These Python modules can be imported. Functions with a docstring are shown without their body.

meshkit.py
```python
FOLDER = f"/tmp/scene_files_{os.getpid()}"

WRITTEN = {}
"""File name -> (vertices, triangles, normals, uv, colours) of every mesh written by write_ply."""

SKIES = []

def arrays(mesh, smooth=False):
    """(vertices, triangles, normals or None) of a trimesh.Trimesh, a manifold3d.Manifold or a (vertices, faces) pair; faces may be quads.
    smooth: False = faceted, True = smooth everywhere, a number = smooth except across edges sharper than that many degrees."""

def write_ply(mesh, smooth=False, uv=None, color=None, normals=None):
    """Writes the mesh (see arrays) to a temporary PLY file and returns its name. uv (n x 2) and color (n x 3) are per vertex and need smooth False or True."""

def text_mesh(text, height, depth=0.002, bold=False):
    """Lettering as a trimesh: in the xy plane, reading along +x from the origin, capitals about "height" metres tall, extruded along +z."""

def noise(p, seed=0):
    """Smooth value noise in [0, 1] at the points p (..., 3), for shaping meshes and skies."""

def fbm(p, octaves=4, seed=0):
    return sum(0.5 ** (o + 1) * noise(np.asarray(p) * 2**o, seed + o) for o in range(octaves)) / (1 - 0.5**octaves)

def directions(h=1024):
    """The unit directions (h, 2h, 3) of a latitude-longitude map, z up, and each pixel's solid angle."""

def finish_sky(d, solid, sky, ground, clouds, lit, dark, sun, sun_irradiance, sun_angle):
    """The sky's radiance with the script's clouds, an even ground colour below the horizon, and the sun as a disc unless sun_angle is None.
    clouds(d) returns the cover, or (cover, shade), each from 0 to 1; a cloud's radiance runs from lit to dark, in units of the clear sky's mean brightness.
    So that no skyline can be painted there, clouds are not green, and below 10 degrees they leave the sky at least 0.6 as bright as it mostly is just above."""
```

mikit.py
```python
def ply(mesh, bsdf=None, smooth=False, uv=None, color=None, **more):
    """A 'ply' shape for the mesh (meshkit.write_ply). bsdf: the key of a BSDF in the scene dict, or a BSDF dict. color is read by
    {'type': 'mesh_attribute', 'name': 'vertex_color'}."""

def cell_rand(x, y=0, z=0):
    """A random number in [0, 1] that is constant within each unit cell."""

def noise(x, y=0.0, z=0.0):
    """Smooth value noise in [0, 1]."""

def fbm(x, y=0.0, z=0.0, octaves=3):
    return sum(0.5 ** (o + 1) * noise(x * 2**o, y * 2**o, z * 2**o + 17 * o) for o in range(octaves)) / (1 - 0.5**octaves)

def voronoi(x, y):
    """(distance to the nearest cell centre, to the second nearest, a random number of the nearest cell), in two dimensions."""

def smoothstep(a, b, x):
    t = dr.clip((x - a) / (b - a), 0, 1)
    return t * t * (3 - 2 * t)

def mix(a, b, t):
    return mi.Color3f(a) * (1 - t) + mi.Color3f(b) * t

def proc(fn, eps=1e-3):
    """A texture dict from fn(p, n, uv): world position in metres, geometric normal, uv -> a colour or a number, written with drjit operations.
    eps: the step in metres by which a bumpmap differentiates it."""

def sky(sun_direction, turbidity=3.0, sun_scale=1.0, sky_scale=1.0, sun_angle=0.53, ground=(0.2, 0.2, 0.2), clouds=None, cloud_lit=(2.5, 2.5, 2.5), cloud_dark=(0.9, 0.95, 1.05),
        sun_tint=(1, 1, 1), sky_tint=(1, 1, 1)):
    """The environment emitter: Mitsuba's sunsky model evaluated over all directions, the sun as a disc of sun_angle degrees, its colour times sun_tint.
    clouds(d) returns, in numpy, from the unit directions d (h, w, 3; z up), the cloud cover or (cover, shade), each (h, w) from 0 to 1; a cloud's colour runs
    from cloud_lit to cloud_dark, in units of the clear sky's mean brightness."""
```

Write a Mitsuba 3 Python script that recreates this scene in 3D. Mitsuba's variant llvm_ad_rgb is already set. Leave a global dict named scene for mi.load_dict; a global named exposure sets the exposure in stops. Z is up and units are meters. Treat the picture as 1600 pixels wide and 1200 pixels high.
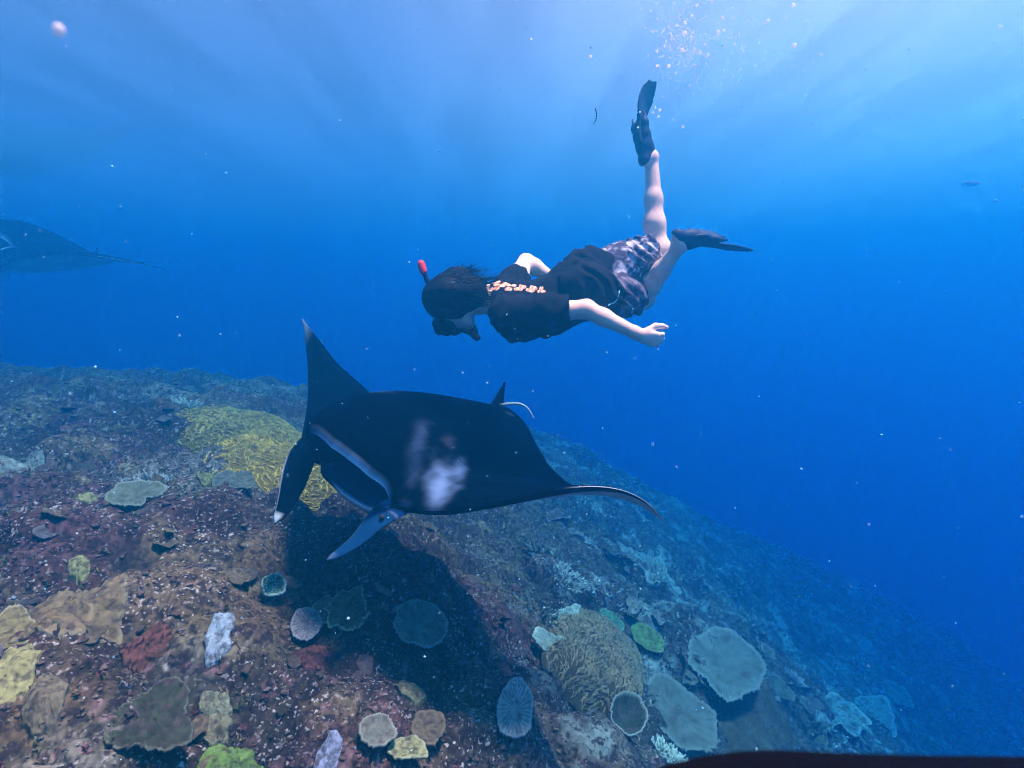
import math, numpy as np, trimesh, mitsuba as mi, mikit, meshkit
from scipy.interpolate import RBFInterpolator, PchipInterpolator
from scipy.spatial import cKDTree
from scipy.spatial.transform import Rotation

T = mi.ScalarTransform4f
scene, labels = {}, {}

# ---------------------------------------------------------------- camera, sun and sky, exposure, water
PITCH = math.radians(-8)
FOC = 800 / math.tan(math.radians(42.5))
CF = np.array([0, math.cos(PITCH), math.sin(PITCH)])
CX = np.array([1.0, 0, 0])
CD = np.array([0, math.sin(PITCH), -math.cos(PITCH)])
scene['camera'] = {'type': 'thinlens', 'aperture_radius': 0.0025, 'focus_distance': 2.6, 'fov': 85.0, 'fov_axis': 'x', 'near_clip': 0.02, 'far_clip': 500.0,
                   'to_world': T().look_at(origin=[0, 0, 0], target=CF.tolist(), up=[0, 0, 1]),
                   'medium': {'type': 'ref', 'id': 'sea_medium'}}
SUN = [0.24, 0.0, 0.97]


def added_veil(d):
    return 0.08 + 0.85 * np.clip(0.24 + 1.1 * d[..., 0], 0, 1)      # thin cloud veil added for the glow, denser to the right


scene['sky_light'] = mikit.sky(SUN, turbidity=3, sun_angle=9.0, ground=(0.0, 0.01, 0.03), sun_tint=(5.6, 1.8, 1.75), sky_tint=(1.8, 0.9, 1.1),
                               clouds=added_veil, cloud_lit=(5.0, 2.3, 2.9))
exposure = 2.58
scene['sea_medium'] = {'type': 'homogeneous', 'sigma_t': {'type': 'rgb', 'value': [0.38, 0.15, 0.12]},
                       'albedo': {'type': 'rgb', 'value': [0.004, 0.36, 0.81]}, 'phase': {'type': 'hg', 'g': 0.72}}
scene['haze'] = {'type': 'cube', 'to_world': T().translate([0, 0, -11.17]).scale([80, 80, 12.9]), 'bsdf': {'type': 'null'},
                 'interior': {'type': 'ref', 'id': 'sea_medium'}}
labels['haze'] = {'label': 'clear blue sea water all around', 'category': 'water', 'kind': 'stuff'}


def at(px, py, d):
    """A point of the place: direction read off the photograph (1600 x 1200), d metres ahead."""
    return d * (CF + CX * (px - 800) / FOC + CD * (py - 600) / FOC)


def ray(px, py):
    return at(px, py, 1.0)


# ---------------------------------------------------------------- helpers
def rgb(c):
    return {'type': 'rgb', 'value': [float(x) for x in c]}


def bsdf(name, color=None, rough=0.8, spec=0.15, two=False, **more):
    b = {'type': 'principled', 'base_color': {'type': 'mesh_attribute', 'name': 'vertex_color'} if color is None else rgb(color),
         'roughness': rough, 'specular': spec, **more}
    scene[name] = {'type': 'twosided', 'b': b} if two else b




def dark_holes(p, n, uv):
    a = mikit.fbm(p.x * 42, p.y * 42, p.z * 42, 3)
    return 0.85 * mikit.smoothstep(0.50, 0.66, a)


def pale_crumbs(p, n, uv):
    a = mikit.fbm(p.x * 85 + 7, p.y * 85, p.z * 85, 2)
    b = mikit.noise(p.x * 5.5, p.y * 5.5, p.z * 5.5 + 3)
    return 0.68 * mikit.smoothstep(0.62, 0.80, a) * mikit.smoothstep(0.25, 0.75, b)


def fine_relief(p, n, uv):
    return mikit.fbm(p.x * 36, p.y * 36, p.z * 36, 3)


scene['mat_reef'] = {'type': 'bumpmap', 'tex': mikit.proc(fine_relief, 4e-3), 'scale': 0.022, 'b': {
    'type': 'blendbsdf', 'weight': mikit.proc(pale_crumbs),
    'a': {'type': 'blendbsdf', 'weight': mikit.proc(dark_holes),
          'a': {'type': 'diffuse', 'reflectance': {'type': 'mesh_attribute', 'name': 'vertex_color'}},
          'b': {'type': 'diffuse', 'reflectance': rgb((.022, .014, .020))}},
    'b': {'type': 'diffuse', 'reflectance': rgb((.46, .38, .40))}}}
bsdf('mat_crumb', rough=0.9, spec=0.08)


def crust_holes(p, n, uv):
    return 0.6 * mikit.smoothstep(0.48, 0.70, mikit.fbm(p.x * 60, p.y * 60, p.z * 60 + 2, 3))


VCOL = {'type': 'diffuse', 'reflectance': {'type': 'mesh_attribute', 'name': 'vertex_color'}}
scene['mat_crust'] = {'type': 'twosided', 'b': {'type': 'bumpmap', 'tex': mikit.proc(fine_relief, 4e-3), 'scale': 0.014, 'b': {
    'type': 'blendbsdf', 'weight': mikit.proc(crust_holes), 'a': VCOL, 'b': {'type': 'diffuse', 'reflectance': rgb((.035, .024, .030))}}}}
bsdf('mat_coral', rough=0.85, spec=0.1, two=True)
scene['mat_ray'] = {'type': 'twosided', 'b': {'type': 'diffuse', 'reflectance': {'type': 'mesh_attribute', 'name': 'vertex_color'}}}
bsdf('mat_skin', rough=0.6, spec=0.2)
bsdf('mat_cloth', rough=0.9, spec=0.02, two=True)
bsdf('mat_hair', (0.004, 0.007, 0.012), rough=0.6, spec=0.05, two=True)
bsdf('mat_rubber', (0.010, 0.010, 0.013), rough=0.5, spec=0.06, two=True)
bsdf('mat_fin', (0.018, 0.042, 0.11), rough=0.5, spec=0.06, two=True)
scene['mat_black'] = {'type': 'diffuse', 'reflectance': rgb((.002, .002, .003))}
bsdf('mat_red', (0.85, 0.03, 0.05), rough=0.4, spec=0.3)
scene['mat_bubble'] = {'type': 'principledthin', 'base_color': rgb((.96, .94, .90)), 'roughness': 0.2, 'diff_trans': 1.2}
bsdf('mat_speck', (0.30, 0.68, 0.85), rough=0.8, spec=0.1)
bsdf('mat_lens', (0.01, 0.01, 0.015), rough=0.1, spec=0.5)
bsdf('mat_print', rough=0.9, spec=0.05, two=True)


def free(name):
    if name not in scene and name not in labels and not any(k.startswith(name + '__') for k in scene):
        return name
    k = 1
    while True:
        n = f'{name}_{k:03d}'
        if n not in scene and n not in labels and not any(q.startswith(n + '__') for q in scene):
            return n
        k += 1


_used = set()


def key(name, parent=None):
    base = f'{parent}__{name}' if parent else name
    n, k = base, 0
    while n in _used:
        k += 1
        n = f'{base}_{k:03d}'
    _used.add(n)
    return n


def put(k, mesh, mat, smooth=True, color=None, **more):
    scene[k] = mikit.ply(mesh, mat, smooth=smooth, color=color, **more)
    return k


def say(k, label, cat=None, group=None, kind=None):
    labels[k] = {'label': label}
    if cat:
        labels[k]['category'] = cat
    if group:
        labels[k]['group'] = group
    if kind:
        labels[k]['kind'] = kind


def unit(v):
    v = np.asarray(v, float)
    return v / np.linalg.norm(v, axis=-1, keepdims=True)


def sstep(a, b, x):
    t = np.clip((np.asarray(x, float) - a) / (b - a), 0, 1)
    return t * t * (3 - 2 * t)


def lerp(a, b, t):
    t = np.asarray(t)[..., None]
    return np.asarray(a) * (1 - t) + np.asarray(b) * t


def grid_faces(n, m, wrap=False):
    """Quads of an n x m grid of vertices (row-major); wrap joins the last column to the first."""
    i, j = np.meshgrid(np.arange(n - 1), np.arange(m if wrap else m - 1), indexing='ij')
    a, b = i * m + j, i * m + (j + 1) % m
    return np.stack([a, b, b + m, a + m], -1).reshape(-1, 4)


def tris(q):
    q = np.asarray(q)
    return q if q.shape[1] == 3 else np.vstack([q[:, [0, 1, 2]], q[:, [0, 2, 3]]])


def tube(points, radii, sides=10):
    """A tapered tube with closed ends along a polyline: (vertices, triangles)."""
    p = np.asarray(points, float)
    r = np.broadcast_to(np.asarray(radii, float), (len(p),))
    t = unit(np.gradient(p, axis=0))
    a = np.cross(t[0], [0, 0, 1.0] if abs(t[0][2]) < 0.9 else [1.0, 0, 0])
    A = []
    for k in range(len(p)):
        a = a - t[k] * (a @ t[k])
        a = a / np.linalg.norm(a)
        A.append(a)
    A = np.array(A)
    B = np.cross(t, A)
    g = np.arange(sides) * 2 * np.pi / sides
    v = p[:, None] + r[:, None, None] * (np.cos(g)[None, :, None] * A[:, None] + np.sin(g)[None, :, None] * B[:, None])
    v = np.vstack([v.reshape(-1, 3), p[:1], p[-1:]])
    f = tris(grid_faces(len(p), sides, True))
    k, n = np.arange(sides), len(p) * sides
    f = np.vstack([f, np.stack([k * 0 + n, (k + 1) % sides, k], 1), np.stack([k * 0 + n + 1, n - sides + k, n - sides + (k + 1) % sides], 1)])
    return v, f


def spline(pts, n):
    pts = np.asarray(pts, float)
    t = np.concatenate([[0], np.cumsum(np.linalg.norm(np.diff(pts[:, :3], axis=0), axis=1))])
    from scipy.interpolate import CubicSpline
    return CubicSpline(t / t[-1], pts)(np.linspace(0, 1, n))


def join(meshes):
    """Joins (v, f) pairs."""
    vs, fs, o = [], [], 0
    for v, f in meshes:
        vs.append(v)
        fs.append(tris(f) + o)
        o += len(v)
    return np.vstack(vs), np.vstack(fs)


# signed distance fields on a grid, for bodies that are one smooth surface
class Field:
    def __init__(self, lo, hi, h):
        self.lo, self.h = np.asarray(lo, float), h
        self.n = np.ceil((np.asarray(hi) - self.lo) / h).astype(int) + 1
        self.d = np.full(self.n, 0.2, np.float32)

    def box(self, lo, hi):
        a = np.clip(np.floor((np.asarray(lo) - self.lo) / self.h).astype(int), 0, self.n)
        b = np.clip(np.ceil((np.asarray(hi) - self.lo) / self.h).astype(int) + 1, 0, self.n)
        return tuple(slice(x, y) for x, y in zip(a, b))

    def pts(self, s):
        g = np.meshgrid(*[np.arange(x.start, x.stop) * self.h + o for x, o in zip(s, self.lo)], indexing='ij')
        return np.stack(g, -1).astype(np.float32)

    def add(self, fn, lo, hi, k=0.0):
        s = self.box(lo, hi)
        if min(x.stop - x.start for x in s) < 1:
            return
        d, e = self.d[s], fn(self.pts(s))
        if k > 0:
            m = np.clip(0.5 + 0.5 * (e - d) / k, 0, 1)
            self.d[s] = e * (1 - m) + d * m - k * m * (1 - m)
        else:
            self.d[s] = np.minimum(d, e)

    def cone(self, a, ra, b, rb, k=0.02):
        a, b = np.asarray(a, float), np.asarray(b, float)
        m = max(ra, rb) + k + 4 * self.h
        self.add(lambda p: cone_sd(p, a, ra, b, rb), np.minimum(a, b) - m, np.maximum(a, b) + m, k)

    def chain(self, pts, radii, k=0.02):
        for i in range(len(pts) - 1):
            self.cone(pts[i], radii[i], pts[i + 1], radii[i + 1], k)

    def ball(self, c, r, axes=None, k=0.02):
        c, r = np.asarray(c, float), np.broadcast_to(np.asarray(r, float), (3,))
        A = np.eye(3) if axes is None else np.asarray(axes)

        def fn(p):
            q = (p - c) @ A.T
            k0 = np.linalg.norm(q / r, axis=-1)
            k1 = np.linalg.norm(q / (r * r), axis=-1) + 1e-9
            return k0 * (k0 - 1) / k1
        m = r.max() + k + 4 * self.h
        self.add(fn, c - m, c + m, k)

    def mesh(self):
        """Naive surface nets."""
        d = self.d
        s = d < 0
        c = np.zeros(np.array(d.shape) - 1, np.int8)
        for a in (0, 1):
            for b in (0, 1):
                for e in (0, 1):
                    c += s[a:a + c.shape[0], b:b + c.shape[1], e:e + c.shape[2]]
        cell = np.argwhere((c > 0) & (c < 8))
        idx = -np.ones(c.shape, np.int64)
        idx[tuple(cell.T)] = np.arange(len(cell))
        acc, cnt = np.zeros((len(cell), 3)), np.zeros(len(cell))
        cor = [(a, b, e) for a in (0, 1) for b in (0, 1) for e in (0, 1)]
        val = {q: d[tuple((cell + q).T)] for q in cor}
        for q in cor:
            for ax in range(3):
                if q[ax] == 0:
                    r = list(q)
                    r[ax] = 1
                    d0, d1 = val[q], val[tuple(r)]
                    x = (d0 < 0) != (d1 < 0)
                    t = np.where(x, d0 / np.where(x, d0 - d1, 1), 0)
                    pt = np.tile(np.array(q, float), (len(cell), 1))
                    pt[:, ax] += t
                    acc += pt * x[:, None]
                    cnt += x
        v = (cell + acc / cnt[:, None]) * self.h + self.lo
        F = []
        for ax in range(3):
            o = [k for k in range(3) if k != ax]
            sl0, sl1 = [slice(None)] * 3, [slice(None)] * 3
            sl0[ax], sl1[ax] = slice(0, -1), slice(1, None)
            a, b = s[tuple(sl0)], s[tuple(sl1)]
            e = np.argwhere(a != b)
            ok = (e[:, o[0]] > 0) & (e[:, o[1]] > 0) & (e[:, o[0]] < c.shape[o[0]]) & (e[:, o[1]] < c.shape[o[1]])
            e = e[ok]
            q = []
            for u, w in ((-1, -1), (0, -1), (0, 0), (-1, 0)):
                k = e.copy()
                k[:, o[0]] += u
                k[:, o[1]] += w
                q.append(idx[tuple(k.T)])
            q = np.stack(q, 1)
            fl = a[tuple(e.T)] ^ (ax == 1)
            q[~fl] = q[~fl][:, ::-1]
            F.append(q)
        f = tris(np.vstack(F))
        return v, f


def cone_sd(p, a, ra, b, rb):
    ba = b - a
    l2 = ba @ ba
    rr = ra - rb
    a2 = l2 - rr * rr
    il2 = 1.0 / l2
    pa = p - a
    y = pa @ ba
    z = y - l2
    x2 = ((pa * l2 - y[..., None] * ba) ** 2).sum(-1)
    y2, z2 = y * y * l2, z * z * l2
    k = np.sign(rr) * rr * rr * x2
    out = (np.sqrt(np.maximum(x2 * a2 * il2, 0)) + y * rr) * il2 - ra
    c1 = np.sign(z) * a2 * z2 > k
    c2 = np.sign(y) * a2 * y2 < k
    out = np.where(c2, np.sqrt(np.maximum(x2 + y2, 0)) * il2 - ra, out)
    return np.where(c1, np.sqrt(np.maximum(x2 + z2, 0)) * il2 - rb, out)


def smooth_mesh(v, f, n=6, lam=0.5, mu=-0.53):
    """Taubin smoothing."""
    from scipy.sparse import coo_matrix, diags
    e = np.vstack([f[:, [0, 1]], f[:, [1, 2]], f[:, [2, 0]]])
    e = np.vstack([e, e[:, ::-1]])
    A = coo_matrix((np.ones(len(e)), (e[:, 0], e[:, 1])), shape=(len(v), len(v))).tocsr()
    A.data[:] = 1
    W = diags(1 / np.maximum(np.asarray(A.sum(1)).ravel(), 1)) @ A
    for _ in range(n):
        v = v + lam * (W @ v - v)
        v = v + mu * (W @ v - v)
    return v


def vnormals(v, f):
    n = np.zeros_like(v)
    c = np.cross(v[f[:, 1]] - v[f[:, 0]], v[f[:, 2]] - v[f[:, 0]])
    for k in range(3):
        np.add.at(n, f[:, k], c)
    return n / np.maximum(np.linalg.norm(n, axis=1, keepdims=True), 1e-12)


def fb(p, scale, octaves=4, seed=0):
    p = np.asarray(p, float)
    if p.shape[-1] == 2:
        p = np.concatenate([p, np.zeros(p.shape[:-1] + (1,))], -1)
    return meshkit.fbm(p / scale, octaves, seed)

# ---------------------------------------------------------------- the reef slope
CTRL = [(0, 1200, 1.50), (800, 1200, 2.1), (1500, 1200, 8.0), (700, 1000, 2.7), (360, 700, 4.3), (200, 603, 6.4), (0, 592, 7.0), (480, 636, 6.6), (620, 665, 7.5),
        (1060, 850, 8.6), (1500, 1010, 15.5), (0, 800, 2.9), (250, 900, 2.4), (900, 700, 10.5), (1100, 1000, 5.0), (430, 1100, 1.95), (1300, 900, 13.0), (1150, 1200, 3.6)]
_c = np.array([at(*c) for c in CTRL])
_x = np.array([(-5, 9, -1.3), (-10, 9, -1.6), (-5, 15, -4.5), (-.5, 14, -4.2), (6, 17, -8.0), (17, 12, -13), (11, 3, -9.5), (1, 20, -7.5),
               (-10, 3, -.7), (-3, 0, -.95), (0, 0, -1.5), (3, 0, -3.0), (0, -5, -1.8), (-8, -4, -1.2), (8, -3, -6.5), (-14, 0, -1.5), (-14, 14, -4.0)], float)
_rbf = RBFInterpolator(np.vstack([_c[:, :2], _x[:, :2]]), np.concatenate([_c[:, 2], _x[:, 2]]), kernel='thin_plate_spline', smoothing=0.02)


def base_z(x, y):
    """The reef's large shape: a slope that falls to the right and, past the crest, into the deep."""
    p = np.stack([x, y], -1).reshape(-1, 2).astype(float)
    r = np.hypot(p[:, 0] + 1, p[:, 1] - 3)
    k = np.minimum(1, 20 / np.maximum(r, 1e-6))
    q = np.stack([-1 + (p[:, 0] + 1) * k, 3 + (p[:, 1] - 3) * k], 1)
    z = _rbf(q) - 0.9 * np.maximum(0, r - 18)
    z = np.maximum(z, -20 + 1.5 * np.tanh((z + 20) / 6))
    return np.clip(z, -22, 2).reshape(np.shape(x))


class Lumps:
    """Round-topped lumps strewn over the plane: (height 0..1, a random number of the lump)."""

    def __init__(self, size, seed, box=(-11, 16, 0, 18), power=0.5):
        self.power = power
        r = np.random.default_rng(seed)
        x0, x1, y0, y1 = box
        n = int((x1 - x0) * (y1 - y0) / size ** 2)
        self.p = np.stack([r.uniform(x0, x1, n), r.uniform(y0, y1, n)], 1)
        self.r, self.c = size * r.uniform(0.45, 1.15, n), r.random(n)
        self.t = cKDTree(self.p)

    def __call__(self, xy):
        d, i = self.t.query(xy, k=3)
        h = np.maximum(0, 1 - (d / self.r[i]) ** 2) ** self.power * self.r[i] / self.r.mean()
        j = h.argmax(1)
        a = np.arange(len(xy))
        return h[a, j], self.c[i[a, j]]


L1, L2, L3, L4 = Lumps(0.42, 1, power=1.6), Lumps(0.15, 2, power=1.2), Lumps(0.055, 3, power=.8), Lumps(0.026, 4, (-4, 5, 0.5, 6))


def reef_shape(x, y):
    """(z, colour) of the reef surface."""
    xy = np.stack([x, y], -1)
    w = np.stack([fb(xy, 0.5, 2, 11), fb(xy, 0.5, 2, 12)], -1) - 0.5
    q = xy + 0.22 * w
    w2 = np.stack([fb(xy, 0.09, 2, 13), fb(xy, 0.09, 2, 14)], -1) - 0.5
    h1, c1 = L1(q)
    h2, c2 = L2(q + 0.07 * w2)
    h3, c3 = L3(q + 0.06 * w2)
    h4, c4 = L4(xy + 0.03 * w2)
    far = np.hypot(x, y)
    rough = fb(xy, 0.7, 3, 21)
    fine = fb(xy, 0.03, 3, 22)
    crack = np.abs(fb(xy, 0.55, 3, 23) - 0.5)
    pit = (1 - sstep(0.0, 0.16, crack)) * sstep(0.38, 0.62, fb(xy, 0.4, 2, 37))
    turf = sstep(0.45, 0.6, fb(xy, 0.35, 3, 24))
    dz = 0.30 * (fb(xy, 1.6, 3, 20) - 0.5) + 0.17 * (fb(xy, 0.55, 3, 19) - 0.5) + 0.11 * h1 + 0.045 * h2 * (0.35 + rough) + 0.017 * h3 * (0.3 + turf) + 0.007 * h4 + 0.016 * (fine - 0.5) - 0.085 * pit
    dz = dz - 0.045
    shade_turf = sstep(.52, .66, fb(xy, .42, 3, 44))
    z = base_z(x, y) + dz * sstep(0.3, 1.2, far) * (1 - sstep(17, 20, far))
    p3 = np.stack([x, y, z], -1)
    # colours of the living crust
    P = np.array([(.085, .040, .050), (.13, .060, .065), (.15, .10, .075), (.20, .15, .085), (.19, .165, .19), (.10, .085, .10), (.30, .25, .16), (.075, .08, .06), (.05, .035, .045), (.14, .075, .095)])
    col = P[(c1 * 97 % 1 * len(P)).astype(int)] * 0.45 + P[(c2 * 89 % 1 * len(P)).astype(int)] * 0.55
    m = sstep(0.35, 0.65, fb(xy, 0.12, 3, 25))
    col = lerp(col, P[(c3 * 83 % 1 * len(P)).astype(int)], 0.55 * m)
    maroon = sstep(0.42, 0.58, fb(xy, 0.8, 3, 26) + 0.10 * np.exp(-((x + 1.1) ** 2 + (y - 2.6) ** 2) / 1.2))
    col = lerp(col, np.array((.115, .048, .058)) * (0.6 + 0.9 * fine)[:, None], 0.85 * maroon * (1 - 0.6 * sstep(-.2, 1.0, x)))
    ochre = sstep(0.50, 0.62, fb(xy, 0.6, 3, 27) + 0.13 * np.exp(-((x + 1.35) ** 2 / .5 + (y - 1.75) ** 2 / .25)))
    col = lerp(col, np.array((.27, .20, .105)) * (0.65 + 0.7 * fine)[:, None], 0.42 * ochre * (1 - sstep(0.0, 1.2, x)))
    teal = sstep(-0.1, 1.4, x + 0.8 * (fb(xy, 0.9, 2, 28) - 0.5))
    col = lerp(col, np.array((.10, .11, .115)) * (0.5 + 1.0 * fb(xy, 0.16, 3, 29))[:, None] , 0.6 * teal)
    sand = sstep(0.60, 0.68, fb(xy, 0.9, 3, 30))
    col = lerp(col, (.30, .29, .27), 0.5 * sand)
    col = lerp(col, (.030, .026, .036), 0.72 * shade_turf)  # dark patches painted in: shade of hollows together with dark turf
    # pale crumbs, pink crusts, dark holes
    s1 = fb(p3, 0.020, 2, 31)
    col = lerp(col, (.55, .46, .44), 0.85 * sstep(0.70, 0.80, s1) * sstep(0.40, 0.6, fb(xy, 0.25, 2, 32)))
    col = lerp(col, (.30, .15, .18), 0.6 * sstep(0.62, 0.74, fb(p3, 0.05, 2, 33)) * sstep(0.4, 0.6, fb(xy, 0.5, 2, 34)))
    col = lerp(col, (.025, .018, .025), 0.75 * sstep(0.60, 0.74, fb(p3, 0.045, 2, 35)))
    col = col * (0.16 + 1.15 * fb(p3, 0.013, 2, 36) ** 1.3 * (0.4 + 1.2 * fb(p3, 0.25, 3, 38)))[:, None]
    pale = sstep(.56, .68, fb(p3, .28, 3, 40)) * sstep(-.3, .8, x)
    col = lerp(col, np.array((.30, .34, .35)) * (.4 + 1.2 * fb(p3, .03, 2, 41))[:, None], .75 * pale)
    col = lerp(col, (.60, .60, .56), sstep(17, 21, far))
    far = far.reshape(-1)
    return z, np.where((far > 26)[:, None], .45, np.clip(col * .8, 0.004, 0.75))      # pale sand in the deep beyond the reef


def reef_mesh():
    a = np.concatenate([np.linspace(-math.pi, -0.92, 50)[:-1], np.linspace(-0.92, 0.92, 780), np.linspace(0.92, math.pi, 50)[1:-1]])
    r = np.concatenate([np.linspace(0.05, 0.95, 14)[:-1], np.geomspace(0.95, 20, 680), np.geomspace(20, 46, 18)[1:]])
    R, A = np.meshgrid(r, a, indexing='ij')
    x, y = (R * np.sin(A)).ravel(), (R * np.cos(A)).ravel()
    x, y = np.clip(x, -79, 79), np.clip(y, -79, 79)
    z, col = reef_shape(x, y)
    f = tris(grid_faces(len(r), len(a), True))
    return np.stack([x, y, z], 1), f[:, ::-1], col


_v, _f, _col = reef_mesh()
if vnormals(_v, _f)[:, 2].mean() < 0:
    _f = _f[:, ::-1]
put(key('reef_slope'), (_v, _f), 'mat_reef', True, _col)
say('reef_slope', 'sloping coral reef crusted with maroon, brown and grey growth', kind='structure')


def ground_z(x, y):
    x, y = np.atleast_1d(x).astype(float), np.atleast_1d(y).astype(float)
    return reef_shape(x, y)[0]


def land(px, py):
    """Where the line of sight through a pixel of the photograph meets the reef."""
    d = ray(px, py)
    t = np.geomspace(0.8, 22, 900)
    p = d[None] * t[:, None]
    g = base_z(p[:, 0], p[:, 1]) + 0.04
    k = np.argmax(p[:, 2] < g)
    return np.array([p[k, 0], p[k, 1], ground_z(p[k, 0], p[k, 1])[0]]), t[k]


def ground_normal(x, y, e=0.12):
    zx = base_z(np.array([x + e, x - e]), np.array([y, y]))
    zy = base_z(np.array([x, x]), np.array([y + e, y - e]))
    return unit([-(zx[0] - zx[1]) / (2 * e), -(zy[0] - zy[1]) / (2 * e), 1.0])

# the rippled surface of the sea, seen from below: it passes daylight unevenly, as waves do
def ripple(p, n, uv):
    q = mikit.fbm(p.x * 2.4, p.y * 0.34, 5.0, 4)
    return 0.82 + 0.18 * mikit.smoothstep(0.34, 0.66, q)


scene['mat_surface'] = {'type': 'thindielectric', 'int_ior': 1.33, 'ext_ior': 1.0, 'specular_transmittance': mikit.proc(ripple)}
_a = np.arange(160) * 2 * np.pi / 160
_r = np.concatenate([[0.05], np.geomspace(0.5, 112, 100)])
_R, _A = np.meshgrid(_r, _a, indexing='ij')
_x, _y = np.clip((_R * np.sin(_A)).ravel(), -79, 79), np.clip((_R * np.cos(_A)).ravel(), -79, 79)
_h = 1.58 + 0.014 * (fb(np.stack([_x, _y], -1), 0.6, 2, 71) - .5) * (1 - sstep(10, 30, np.hypot(_x, _y)))
put(key('water_surface'), (np.stack([_x, _y, _h], 1), tris(grid_faces(len(_r), 160, True))), 'mat_surface', True)
say('water_surface', 'rippled bright surface of the sea seen from below', kind='structure')

# ---------------------------------------------------------------- corals that stand on the reef
RNG = np.random.default_rng(7)


def frame(n, spin=0.0, p=(0, 1.0, -.02)):
    """Columns: local x (level as seen from where the picture was taken), y (away), z = n."""
    n = unit(n)
    a = unit(np.cross(unit(p), n))
    b = np.cross(n, a)
    c, s = math.cos(spin), math.sin(spin)
    return np.stack([a * c + b * s, b * c - a * s, n], 1)


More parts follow.
